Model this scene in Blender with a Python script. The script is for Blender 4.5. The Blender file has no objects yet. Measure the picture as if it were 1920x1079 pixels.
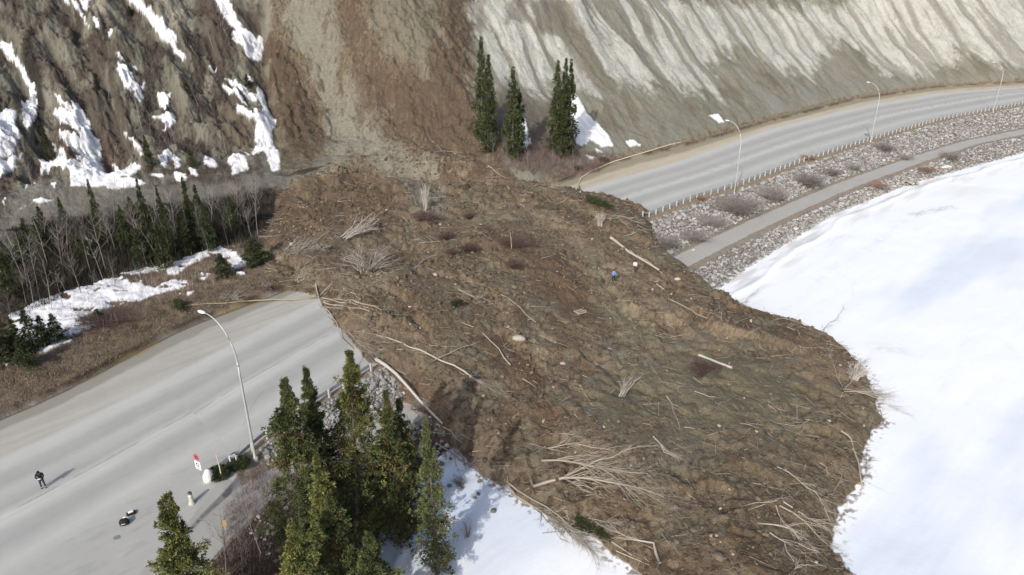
import bpy, math, random
import numpy as np
from mathutils import Vector, Matrix
C = bpy.context.scene.collection
SC = bpy.context.scene
# ------------------------------------------------------------------ camera, world, sun
FPX = 1339.0; PITCH = math.radians(24.66); CH = 38.0
cp, sp = math.cos(PITCH), math.sin(PITCH)
cam = bpy.data.cameras.new('camera'); cam.sensor_width = 36; cam.lens = 36*FPX/1920
cam.clip_end = 5000; cam.clip_start = 0.5
camo = bpy.data.objects.new('camera', cam); C.objects.link(camo)
camo.location = (0, 0, CH); camo.rotation_euler = (math.pi/2-PITCH, 0, 0)
SC.camera = camo
SUN_EL = math.radians(33); SUN_AZ = math.radians(202)      # the sun stands behind and left of the camera
world = bpy.data.worlds.new('World'); SC.world = world; world.use_nodes = True
wn = world.node_tree.nodes; wl = world.node_tree.links
sky = wn.new('ShaderNodeTexSky'); sky.sky_type = 'NISHITA'; sky.sun_disc = False
sky.sun_elevation = SUN_EL; sky.sun_rotation = SUN_AZ
sky.air_density = 1.0; sky.dust_density = 3.0; sky.ozone_density = 1.0
wl.new(sky.outputs[0], wn['Background'].inputs[0]); wn['Background'].inputs[1].default_value = 0.15
sl = bpy.data.lights.new('sun', 'SUN'); sl.energy = 3.2; sl.angle = math.radians(0.6); sl.color = (1.0, 0.97, 0.925)
so = bpy.data.objects.new('sun', sl); C.objects.link(so)
sdir = Vector((math.sin(SUN_AZ)*math.cos(SUN_EL), math.cos(SUN_AZ)*math.cos(SUN_EL), math.sin(SUN_EL)))
so.rotation_euler = sdir.to_track_quat('Z', 'Y').to_euler(); so.location = (-60, -60, 90)
vs = SC.view_settings; vs.view_transform = 'Standard'; vs.look = 'None'; vs.exposure = 0.15; vs.gamma = 1.0; vs.use_curve_mapping = False
SC.cycles.max_bounces = 5; SC.cycles.diffuse_bounces = 3

Q = 1.0            # terrain grid density
# ------------------------------------------------------------------ noise
def _h(ix, iy, seed):
    h = (ix.astype(np.int64)*374761393 + iy.astype(np.int64)*668265263 + seed*974634777) & 0xFFFFFFFF
    h = ((h ^ (h >> 13))*1274126177) & 0xFFFFFFFF
    return ((h ^ (h >> 16)) & 0xFFFF).astype(np.float32)/65535.0
def pn(x, y, seed=0):
    x = np.asarray(x, np.float64); y = np.asarray(y, np.float64)
    ix = np.floor(x); iy = np.floor(y); fx = (x-ix).astype(np.float32); fy = (y-iy).astype(np.float32)
    ux = fx*fx*fx*(fx*(fx*6-15)+10); uy = fy*fy*fy*(fy*(fy*6-15)+10)
    def g(dx, dy):
        a = _h(ix+dx, iy+dy, seed)*6.2831853
        return np.cos(a)*(fx-dx)+np.sin(a)*(fy-dy)
    a = g(0, 0); b = g(1, 0); c = g(0, 1); d = g(1, 1)
    return ((a+(b-a)*ux)+((c+(d-c)*ux)-(a+(b-a)*ux))*uy)*1.45
def fbm(x, y, seed=0, o=4, gain=.5):
    s = 0; a = 1; t = 0
    for k in range(o):
        s = s+a*pn(x*2**k, y*2**k, seed+k*17); t += a; a *= gain
    return s/t*1.35
def ridge(x, y, seed=0, o=3):
    s = 0; a = 1; t = 0
    for k in range(o):
        s = s+a*(1-2*np.abs(pn(x*2**k, y*2**k, seed+k*31))); t += a; a *= .5
    return s/t
def sst(a, b, x):
    t = np.clip((x-a)/(b-a), 0, 1); return t*t*(3-2*t)
def interp1(x, xs, ys): return np.interp(x, xs, ys)

# ------------------------------------------------------------------ survey: picture points to ground points
def unp(px, py, z):
    k = (py-540)/FPX; w = CH-z; d = w*(cp-k*sp)/(sp+k*cp); D = d*cp+w*sp
    return (px-960)/FPX*D, d
R2 = math.sqrt(.5)
def uvof(x, y): return (x+y)*R2, (y-x)*R2
def line(pts, ext=150, ext0=60):
    r = []
    for p in pts:
        x, y = unp(p[0], p[1], p[2]); u, v = uvof(x, y); r.append((u, v, p[2]))
    r.sort(); r = np.array(r)
    k = (r[-1, 1]-r[-3, 1])/(r[-1, 0]-r[-3, 0])
    r = np.vstack([[r[0, 0]-ext0, r[0, 1], r[0, 2]], r, [r[-1, 0]+ext, r[-1, 1]+k*ext*1.15, r[-1, 2]]])
    return r
ICE = -5.0
LA = line([(a, b, ICE) for a, b in [(600, 1200), (690, 1079), (720, 960), (770, 890), (830, 850), (1335, 545), (1400, 500), (1470, 455), (1560, 400), (1700, 345), (1920, 285)]])
LP = line([(290, 1150, -.1), (352, 1040, -.2), (395, 985, -.35), (430, 945, -.5), (560, 880, -1.7), (700, 815, -2.8), (780, 765, -3), (1290, 484, -3), (1420, 420, -3), (1575, 352, -3), (1710, 303, -3), (1820, 268, -3), (1920, 248, -3)])
LD = line([(a, b, 0) for a, b in [(310, 1079), (350, 980), (400, 900), (440, 850), (705, 683), (1200, 410), (1300, 372), (1377, 350), (1500, 303), (1632, 262), (1760, 225), (1920, 195)]])
LE = line([(a, b, 0) for a, b in [(0, 863), (290, 720), (590, 562), (1090, 355), (1280, 300), (1440, 243), (1600, 203), (1760, 175), (1920, 164)]])
LF = line([(a, b, -.4) for a, b in [(0, 790), (150, 722), (330, 620), (520, 552), (1090, 330), (1160, 305), (1280, 278), (1435, 233), (1600, 190), (1760, 165), (1920, 156)]])
LG = line([(0, 440, 3.5), (280, 378, 3.5), (540, 335, 4), (660, 300, 4), (970, 345, .8), (1060, 330, .6), (1160, 290, .6), (1280, 262, .6), (1440, 224, .6), (1600, 182, .6), (1760, 159, .6), (1920, 150, .6)])
def Lv(L, u): return np.interp(u, L[:, 0], L[:, 1])
def Lz(L, u): return np.interp(u, L[:, 0], L[:, 2])
def smoothu(L):
    us = np.arange(L[0, 0], L[-1, 0], 3.0); v = np.interp(us, L[:, 0], L[:, 1]); z = np.interp(us, L[:, 0], L[:, 2])
    k = np.array([1, 2, 3, 2, 1])/9.
    vp = np.convolve(np.pad(v, 2, mode='edge'), k, 'valid'); zp = np.convolve(np.pad(z, 2, mode='edge'), k, 'valid')
    return np.stack([us, vp, zp], 1)
LA, LP, LD, LE, LF, LG = [smoothu(l) for l in (LA, LP, LD, LE, LF, LG)]
def breaks(u):
    left = sst(85, 62, u)                                        # 1 on the left, where a bench runs under the bluff
    A = Lv(LA, u); P = Lv(LP, u); D = np.maximum(Lv(LD, u), P+2.4); zp = Lz(LP, u)
    E = Lv(LE, u); F = np.maximum(Lv(LF, u), E+1.5); G = np.maximum(Lv(LG, u), F+2.5); zg = Lz(LG, u)
    woods = G-3-left*5
    V = [A-4000, A, np.minimum(A+3.5, P-2.6), P-1.8, P+1.8, D-1.2, D, E+1.2, F, F+.5, np.maximum(woods, F+1.8), G, G+1+left*5,
         G+20, G+52, G+72, G+95, G+140, G+1200]
    o = np.zeros_like(u)
    Z = [o+ICE, o+ICE, o+ICE+.9*(zp-ICE)-.25, zp, zp, o-.15, o, o, o-.4, o+.1, o-.1+left*.9, zg, zg+.8,
         o+14, o+42, o+58, o+68, o+72, o+80]
    for i in range(1, len(V)): V[i] = np.maximum(V[i], V[i-1]+.05)
    return V, Z
def zbase(x, y):
    u, v = uvof(x, y); V, Z = breaks(u); z = Z[0]+0*u
    for i in range(len(V)-1):
        t = np.clip((v-V[i])/(V[i+1]-V[i]), 0, 1); z = np.where(v > V[i], Z[i]+(Z[i+1]-Z[i])*t, z)
    return z
def hits(pts, hf, n=2600):
    """where the line of sight through each surveyed point meets the ground"""
    pts = np.array(pts, float); a = (pts[:, 0]-960)/FPX; b = (540-pts[:, 1])/FPX
    dx = a; dy = cp+b*sp; dz = -sp+b*cp
    t = np.geomspace(18, 520, n)[None, :]
    X = dx[:, None]*t; Y = dy[:, None]*t; Z = CH+dz[:, None]*t
    below = Z < hf(X.ravel(), Y.ravel()).reshape(X.shape)
    i = np.where(below.any(1), below.argmax(1), n-1); tt = t[0, i]; t0 = t[0, np.maximum(i-1, 0)]
    for _ in range(12):
        m = (tt+t0)/2; bl = (CH+dz*m) < hf(dx*m, dy*m); tt = np.where(bl, m, tt); t0 = np.where(bl, t0, m)
    return np.stack([dx*tt, dy*tt], 1)
def segdist(x, y, poly, closed=True):
    """distance to a polyline, and whether inside it"""
    n = len(poly); d2 = np.full(x.shape, 1e12); ins = np.zeros(x.shape, bool)
    for i in range(n if closed else n-1):
        x0, y0 = poly[i]; x1, y1 = poly[(i+1) % n]; ex, ey = x1-x0, y1-y0; L = ex*ex+ey*ey+1e-9
        t = np.clip(((x-x0)*ex+(y-y0)*ey)/L, 0, 1); q = (x-x0-t*ex)**2+(y-y0-t*ey)**2; d2 = np.minimum(d2, q)
        if closed:
            c = ((y0 > y) != (y1 > y)) & (x < ex*(y-y0)/(ey if abs(ey) > 1e-9 else 1e-9)+x0); ins ^= c
    return np.sqrt(d2), ins
def sdist(x, y, poly, pad=12, closed=True):
    """signed distance (positive inside); only worked out near the shape"""
    poly = np.asarray(poly); o = np.full(x.shape, -pad*1.0)
    m = (x > poly[:, 0].min()-pad) & (x < poly[:, 0].max()+pad) & (y > poly[:, 1].min()-pad) & (y < poly[:, 1].max()+pad)
    if m.any():
        d, i = segdist(x[m], y[m], poly, closed); o[m] = np.where(i, d, -d)
    return o
# outline of the slide deposit
SLP = [(545, 338), (640, 302), (700, 283), (780, 275), (880, 290), (960, 330), (1010, 347), (1050, 360), (1085, 364), (1120, 372), (1150, 372), (1175, 384), (1200, 388), (1218, 400), (1222, 415),
       (1232, 450), (1262, 490), (1300, 520), (1335, 550), (1400, 588), (1480, 608), (1540, 632), (1600, 668), (1632, 720), (1652, 795), (1618, 850), (1616, 905), (1560, 975),
       (1562, 1035), (1605, 1090), (1620, 1200), (1400, 1350), (1290, 1180), (1200, 1083), (1120, 1016), (1040, 985), (990, 945), (940, 912), (880, 872), (830, 822), (790, 778), (745, 728),
       (708, 690), (670, 655), (632, 612), (598, 560), (570, 548), (540, 546), (500, 520), (488, 480), (500, 430), (515, 380)]
SL = hits(SLP, zbase)
SCARP = [(490, -60), (900, -60), (880, 0), (890, 110), (895, 200), (930, 290), (965, 335), (880, 330), (700, 330), (545, 345), (520, 300), (515, 230), (490, 140), (492, 60)]
SCAR = hits(SCARP, zbase)
def zsmooth(x, y):
    z = zbase(x, y); u, v = uvof(x, y)
    d = sdist(x, y, SL, 10)
    d = d+fbm(x*.35, y*.35, 5, 3)*.7*sst(-2, 0, d)
    vA = Lv(LA, u); vD = Lv(LD, u); vE = Lv(LE, u)
    zt = np.interp((v-vA)/(vD-vA), [-4, -2, -.8, 0, .6, 1, 1.9, 2.4], [-3.4, -3.1, -2.6, -1.6, .2, 1.4, 2.2, 0])
    th = np.maximum(zt, z+.9)-z
    th = th*(1-np.exp(-np.clip(d, 0, 99)/2.2))*sst(0, .5, d+.2)*.999
    return z+np.where(d > 0, th, 0)
CARV = [([(-20, 40), (40, 110), (70, 170), (80, 215), (76, 250), (60, 300)], 3.2, 2.4), ([(245, 0), (290, 45), (330, 88), (360, 118), (395, 160), (430, 200), (490, 240)], 1.6, 2.2),
        ([(540, -30), (590, 60), (620, 150), (635, 230), (640, 290)], 1.8, 5.0), ([(690, -30), (760, 80), (800, 180), (850, 260)], 1.2, 5.0), ([(405, 150), (370, 200), (345, 250), (335, 290)], 1.8, 1.5), ([(85, 60), (123, 110), (146, 170), (176, 233), (200, 267)], 1.8, 1.4), ([(140, 20), (165, 90), (205, 160), (215, 230)], 1.5, 1.4),
        ([(495, -10), (492, 60), (495, 140), (515, 230), (528, 300)], 1.3, 1.0), ([(640, 0), (700, 120), (760, 240)], 1.2, 1.5), ([(610, 60), (600, 150), (640, 230)], .9, 1.2), ([(300, 100), (330, 170), (320, 230)], 1.2, 1.2)]
CARV = [(hits(p, zbase), dp, w) for p, dp, w in CARV]
def streakq(u, v): return u-.26*v
def height(x, y, full=True):
    z = zsmooth(x, y); u, v = uvof(x, y); G = Lv(LG, u); left = sst(85, 60, u)
    hill = sst(2, 10, v-G-left*5)
    q = streakq(u, v)+1.8*fbm(u*.06, v*.06, 3, 2)
    inscar = sst(-3, 3, sdist(x, y, SCAR, 8))
    gl = ridge(q*.085, v*.012, 11, 3); fl = ridge(q*.14+.5*fbm(x*.06, y*.06, 22, 2), v*.02, 21, 3)
    up = sst(10, 40, v-G)
    hz = -gl*(1.9*left+.5)*(1-.6*inscar)-fl*(.35+.5*up)*(1-.5*inscar)+fbm(x*.1, y*.1, 8, 4)*(2.2*left+.6)*(1-.5*inscar)
    for p, dp, w in CARV:
        d, _ = segdist(x, y, p, False) if x.size < 3000 else (-sdist(x, y, p, 14, False), 0)
        hz = hz-dp*np.exp(-(d/w)**2)
    z = z+hill*hz
    if full:
        ds = sdist(x, y, SL, 6); m = np.maximum(sst(-.2, 2.5, ds), inscar*hill)
        f1 = fbm(x*.22, y*.22, 31, 4); f2 = np.abs(pn(x*.9, y*.9, 33)); f3 = np.abs(pn(x*2.3+.3*f1, y*2.3, 35)); smooth = np.clip(1-SMF(x, y)*.75, .2, 1)
        fl1 = fbm((v*.95+u*.3)*.05, (u-v*.3)*.22+1.4*f1, 34, 2)
        fl2 = fbm((v+u*.2)*.03+7, (u-v*.25)*.11+.6*f1, 32, 2)
        z = z+m*(.5*f1+.45*fl1+1.3*np.abs(fl2)*(1-hill)+(.28*f2+.20*f3+.10*pn(x*4.7, y*4.7, 36))*smooth*np.clip(.55+1.6*fbm(x*.09, y*.09, 30, 3), .15, 1.5)-.15)*(1-.35*hill)+m*hill*(ridge(q*.22+.9*f1, v*.06, 37, 4)*-1.1+fbm(x*.5, y*.5, 38, 5)*.8+.3*np.abs(pn(x*1.8, y*1.8, 29)))
        rough = hill*(1-m)
        z = z+rough*left*(-1.0*ridge(q*.3+f1*1.1, v*.09, 39, 4)+.65*fbm(x*.5, y*.5, 40, 5)+.3*np.abs(pn(x*1.9, y*1.9, 42)))
        z = z+rough*(fbm(q*.6+.8*f1, v*.12, 41, 4)*.22*(.6+1.3*left)+fbm(x*1.5, y*1.5, 43, 3)*.10*(1+.9*left))+rough*(1-left)*.35*fbm(x*.25, y*.25, 46, 4)
        soil = (1-hill)*(1-m)*sst(.2, 1.5, v-Lv(LF, u))
        z = z+soil*(fbm(x*.5, y*.5, 45, 4)*.3)
        bank = (1-m)*sst(.0, .8, v-Lv(LA, u))*(1-sst(-1.2, -.6, v-Lv(LD, u)))*sst(1.9, 2.4, np.abs(v-Lv(LP, u)))
        z = z+bank*fbm(x*.9, y*.9, 47, 3)*.14
        ice = (1-m)*sst(.5, -1, v-Lv(LA, u))
        dI = Lv(LA, u)-v
        z = z+ice*(fbm(x*.06, y*.06, 49, 3)*.12+fbm(u*.12, v*.5, 50, 3)*.035)
        z = z+ice*.22*np.exp(-((dI-3.2-fbm(u*.08, u*0, 51, 2)*1.2)/.5)**2)
    return z
SMOOTHP = hits([(1080, 650), (1300, 625), (1460, 650), (1560, 720), (1550, 800), (1440, 840), (1330, 860), (1180, 830), (1040, 760)], zsmooth)
def SMF(x, y): return sst(-3, 3, sdist(x, y, SMOOTHP, 6))

# ------------------------------------------------------------------ snow patches (surveyed on the bluff, 3x crop coordinates)
def c3(pts, ox=0, oy=0): return [(a/3+ox, b/3+oy) for a, b in pts]
SNOW = [c3(p) for p in [
 [(0,215),(60,260),(110,350),(150,420),(190,470),(205,540),(210,600),(200,660),(180,720),(150,735),(140,700),(125,660),(120,570),(165,560),(165,500),(120,420),(60,340),(15,280),(0,260)],
 [(-20,650),(0,650),(40,610),(90,630),(95,650),(80,690),(110,760),(105,800),(80,880),(-20,880)], [(-20,890),(80,880),(130,870),(100,920),(60,970),(-20,1010)],
 [(310,530),(360,570),(410,610),(400,570),(440,590),(470,640),(500,690),(520,760),(560,800),(575,880),(560,920),(440,905),(450,870),(400,840),(345,790),(330,740),(400,750),(450,775),(430,740),(360,690),(305,640),(310,620),(380,625),(330,580)],
 [(300,815),(350,830),(380,900),(450,915),(575,920),(600,980),(700,990),(640,1060),(400,1050),(390,960),(310,930),(240,985),(225,970),(245,905),(290,910),(320,890)],
 [(700,-30),(780,-20),(860,70),(940,150),(1000,230),(1000,270),(1060,335),(1050,340),(1000,320),(960,260),(900,210),(840,130),(780,60),(720,0)],
 [(1200,-30),(1280,-30),(1290,0),(1330,90),(1370,160),(1440,220),(1470,200),(1480,230),(1470,350),(1440,340),(1400,330),(1380,290),(1370,265),(1310,225),(1300,190),(1320,170),(1260,100),(1215,0)],
 [(1240,475),(1300,505),(1370,560),(1440,610),(1480,610),(1440,540),(1450,500),(1480,520),(1500,600),(1550,680),(1530,780),(1570,860),(1570,960),(1530,970),(1500,880),(1440,800),(1425,740),(1440,690),(1380,650),(1330,630),(1330,590),(1370,600),(1420,640),(1440,640),(1380,590),(1300,530)],
 [(1270,450),(1330,460),(1380,500),(1440,560),(1470,600),(1430,580),(1370,540),(1300,480)], [(885,530),(930,520),(960,530),(955,600),(930,630),(890,590)],
 [(835,640),(920,650),(990,660),(985,690),(960,720),(930,740),(905,740),(930,710),(910,680),(870,670)],
 [(660,350),(720,380),(745,430),(760,465),(815,470),(810,500),(790,500),(810,550),(790,575),(750,540),(760,515),(720,500),(680,450),(660,400)],
 [(340,-30),(380,0),(395,30),(380,35)], [(400,-20),(440,30),(480,100),(515,165),(500,160),(455,90),(410,30)], [(520,90),(550,100),(565,160),(540,155),(520,120)],
 [(605,200),(620,160),(635,180),(615,210)], [(650,290),(670,295),(700,340),(680,345),(655,310)], [(760,370),(775,395),(750,385)], [(700,755),(760,790),(800,860),(820,890),(790,880),(750,800),(710,780)],
 [(890,880),(940,840),(990,880),(1020,910),(1010,940),(990,960),(985,920),(950,890),(930,950),(905,930)], [(975,970),(1040,980),(1050,1000),(1010,1030),(980,1000)],
 [(640,930),(680,960),(740,910),(790,930),(770,970),(730,1000),(650,980)], [(1145,895),(1190,895),(1230,940),(1210,955),(1150,930)],
 [(1265,920),(1310,870),(1380,880),(1400,950),(1310,990),(1300,940)], [(1380,860),(1480,820),(1480,850),(1400,880)], [(1060,940),(1100,960),(1120,1000),(1080,985)],
 [(850,980),(920,975),(930,1000),(880,1000)], [(575,1000),(760,1010),(830,1040),(750,1060),(600,1060)], [(1180,380),(1220,390),(1215,400),(1185,390)], [(520,-20),(445,0),(470,60),(490,50)],
 [(1395,440),(1420,455),(1400,460)], [(180,1035),(200,1035),(150,1075),(140,1070)], [(290,1030),(320,1035),(310,1060)]]]
SNOW += [c3(p, 0, 360) for p in [
 [(60,690),(150,660),(200,620),(300,590),(400,560),(500,530),(600,490),(690,480),(740,520),(800,500),(820,530),(880,540),(960,500),(1060,500),(1060,530),(960,560),(880,580),(750,620),(650,650),(560,670),(460,700),(430,740),(530,730),(530,760),(440,800),(440,830),(330,870),(250,910),(190,920),(120,850),(60,780)],
 [(680,460),(780,450),(900,420),(980,395),(1050,370),(1150,340),(1240,310),(1320,330),(1390,400),(1380,420),(1310,440),(1300,410),(1230,350),(1150,370),(1100,400),(1060,420),(1000,470),(940,470),(940,440),(860,450),(790,470)],
 [(-20,965),(90,945),(60,980),(-20,990)], [(1330,460),(1400,455),(1360,478)], [(1010,575),(1090,565),(1070,585)], [(1130,460),(1190,465),(1150,500),(1130,490)],
 [(110,95),(180,65),(175,80),(120,102)], [(195,50),(230,40),(300,50),(220,80)], [(20,40),(40,30),(30,75),(15,70)]]]
SNOW += [c3(p, 640, 0) for p in [
 [(1290,560),(1310,530),(1340,560),(1380,640),(1430,690),(1500,760),(1530,830),(1460,830),(1400,790),(1360,830),(1320,810),(1300,760)], [(1000,640),(1030,660),(1050,740),(1070,810),(1010,840),(1000,740)],
 [(1360,870),(1430,890),(1400,900)], [(1430,840),(1470,860),(1440,865)], [(1600,800),(1640,790),(1690,820),(1620,830)]]] + [c3([(150,655),(200,645),(235,690),(200,695)], 1280, 0)]
SNOWW = [hits(p, height) for p in SNOW]

# ------------------------------------------------------------------ surface colours
def lin(c):
    c = np.asarray(c, float)/255.; return np.where(c <= .04045, c/12.92, ((c+.055)/1.055)**2.4)
EG, EH = 1.25, 1.45     # light on flat ground, on the bluff
def cg(*c): return lin(c)/EG
def chh(*c): return lin(c)/EH
def HW(pts): return hits(pts, zsmooth)
OV = [ # outline, colour, softness (m), edge wobble (m), strength
 ([(520, -60), (610, -60), (640, 60), (672, 170), (725, 260), (800, 300), (800, 330), (740, 340), (680, 290), (600, 320), (550, 338), (555, 318), (600, 290), (608, 250), (595, 180), (560, 90), (530, 40)], chh(146, 142, 128), 1.8, 4., .92),
 ([(640, -60), (690, 20), (730, 110), (790, 110), (810, 60), (835, -60), (890, -60), (885, 60), (895, 110), (900, 200), (930, 290), (960, 335), (880, 310), (800, 280), (760, 270), (690, 170), (650, 90)], chh(104, 86, 69), 2., 5., .85),
 ([(690, -60), (835, -60), (805, 60), (785, 100), (735, 90), (705, 50)], chh(138, 131, 112), 2., 4., .8),
 ([(490, 20), (515, 40), (555, 110), (600, 180), (608, 250), (590, 300), (570, 310), (530, 240), (500, 150)], chh(96, 80, 64), 1.5, 3., .9),
 ([(0, 430), (100, 400), (280, 350), (420, 345), (540, 328), (640, 298), (665, 318), (560, 345), (420, 365), (300, 385), (150, 435), (0, 470)], chh(146, 139, 121), 2., 1.5, .9),
 ([(640, 285), (700, 285), (770, 298), (815, 330), (855, 385), (815, 408), (770, 385), (740, 345), (690, 312)], cg(134, 130, 116), 1.6, 3.5, .9), ([(850, 395), (1000, 405), (1010, 425), (900, 425)], cg(136, 130, 112), 1.5, 2., .7), ([(640, 520), (740, 520), (740, 560), (650, 560)], cg(144, 136, 118), 1.5, 2., .6),
 ([(760, 400), (800, 395), (800, 412), (770, 415)], cg(150, 142, 125), .5, .5, .9),
 ([(850, 350), (950, 370), (1010, 410), (960, 430), (880, 420), (840, 390)], cg(124, 112, 92), 2., 2., .7),
 ([(930, 375), (1000, 385), (1060, 420), (1130, 460), (1200, 520), (1300, 600), (1400, 640), (1350, 650), (1250, 605), (1120, 500), (1000, 430)], cg(150, 131, 109), 1.2, 3.5, .8), ([(1180, 590), (1250, 640), (1330, 760), (1250, 720), (1190, 660)], cg(150, 132, 110), .8, 2.5, .6), ([(1000, 640), (1060, 690), (1110, 740), (1090, 745), (1030, 700)], cg(146, 128, 107), .8, 1.5, .8), ([(700, 700), (790, 700), (840, 760), (800, 790), (740, 740)], cg(112, 86, 70), 1.5, 2., .7),
 ([(1080, 455), (1125, 475), (1150, 540), (1190, 600), (1300, 650), (1480, 690), (1470, 705), (1300, 672), (1170, 640), (1110, 540)], cg(132, 124, 104), 1., 1.5, .75),
 ([(1010, 480), (1060, 490), (1100, 530), (1130, 600), (1060, 600), (1010, 540)], cg(104, 82, 66), 2., 2., .75),
 ([(510, 380), (560, 350), (680, 310), (760, 350), (760, 410), (650, 420), (560, 470), (505, 450)], cg(114, 94, 74), 2., 3., .7),
 ([(1120, 690), (1300, 640), (1440, 660), (1530, 720), (1520, 800), (1440, 830), (1330, 850), (1180, 820), (1080, 760)], cg(118, 110, 90), 3., 4., .8),
 ([(1500, 640), (1600, 680), (1620, 760), (1560, 760), (1500, 700)], cg(138, 118, 96), 2., 3., .6),
 ([(640, 600), (740, 600), (820, 680), (760, 700), (680, 650)], cg(140, 122, 102), 1.5, 2., .55),
 ([(1480, 860), (1610, 860), (1610, 910), (1560, 980), (1560, 1079), (1440, 1079), (1400, 950)], cg(112, 98, 80), 2., 3., .7),
 ([(950, 680), (1000, 700), (1060, 800), (1010, 800), (940, 740)], cg(108, 86, 66), 2., 2., .6),
]
OV = [(HW(p), c, s, w, k) for p, c, s, w, k in OV]
SILT = hits([(870, -80), (880, 60), (888, 120), (900, 190), (960, 150), (1000, 185), (1060, 150), (1110, 165), (1250, 158), (1320, 180), (1350, 100), (1400, 95), (1470, 140), (1545, 135), (1560, 70), (1620, 90),
             (1650, 125), (1760, 150), (1790, 90), (1860, 120), (1925, 130), (2100, 120), (2200, -80)], zbase)
HILLP = [ # local patches on the bluff: pale and dark
 ([(50, 60), (80, 65), (85, 110), (60, 120), (45, 90)], chh(176, 166, 140), 1., 1.5, .85), ([(180, 10), (230, 30), (235, 75), (200, 50)], chh(168, 158, 134), 1., 1.5, .8),
 ([(290, -10), (360, -10), (370, 50), (350, 80), (310, 40)], chh(172, 163, 138), 1., 1.5, .85), ([(385, 145), (400, 150), (390, 185), (378, 180)], chh(172, 160, 140), .6, .8, .8),
 ([(90, 100), (120, 130), (140, 170), (100, 170), (80, 130)], chh(88, 70, 58), 1.5, 2., .8), ([(230, 5), (270, 40), (290, 90), (250, 60)], chh(84, 70, 58), 1.5, 2., .8), ([(360, 0), (410, 10), (440, 60), (450, 120), (400, 130), (370, 60)], chh(92, 76, 64), 1.5, 2., .8),
 ([(440, 20), (490, 10), (492, 70), (470, 70)], chh(84, 68, 56), 1., 2., .8), ([(120, 250), (150, 290), (130, 310), (95, 240)], chh(108, 82, 64), 1., 1., .8), ([(190, 250), (225, 270), (230, 320), (190, 310)], chh(106, 82, 68), 1., 2., .8),
 ([(60, 60), (75, 130), (85, 200), (80, 260), (62, 270), (55, 160), (40, 110)], chh(60, 55, 46), .5, .8, .95), ([(280, 180), (330, 190), (345, 250), (300, 250)], chh(106, 88, 72), 1.5, 2., .7),  # first patch: dark soil of the gully with its shade painted in
 ([(420, 200), (480, 230), (470, 285), (410, 280)], chh(124, 108, 82), 2., 2., .7), ([(500, 170), (530, 210), (540, 300), (520, 310), (498, 200)], chh(138, 130, 110), 1., 1.5, .8),
 ([(880, 200), (960, 165), (1020, 200), (1070, 210), (1060, 300), (980, 320), (930, 300), (895, 250)], chh(116, 104, 90), 2., 2., .8),
 ([(945, 0), (985, 0), (990, 40), (950, 45)], chh(126, 120, 108), .8, 1.5, .7), ([(990, 0), (1060, 0), (1095, 60), (1130, 130), (1160, 175), (1120, 170), (1085, 130), (1050, 70), (1005, 60)], chh(136, 127, 106), 1., 1.5, .9),
 ([(895, 0), (912, 0), (905, 70), (890, 60)], chh(150, 142, 124), .6, 1., .8), ([(1535, 130), (1580, 110), (1640, 165), (1560, 175)], chh(150, 145, 130), 1.5, 1.5, .7)]
BENCH = ([(-30, 440), (60, 345), (140, 350), (280, 352), (420, 345), (540, 330), (600, 330), (560, 345), (420, 368), (300, 390), (150, 435), (0, 470), (-30, 480)], chh(140, 136, 120), 1.2, 1.5, .85)
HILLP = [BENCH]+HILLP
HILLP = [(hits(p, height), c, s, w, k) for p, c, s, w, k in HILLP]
def mixc(c, col, m): return c+(np.asarray(col)-c)*m[:, None]
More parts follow.
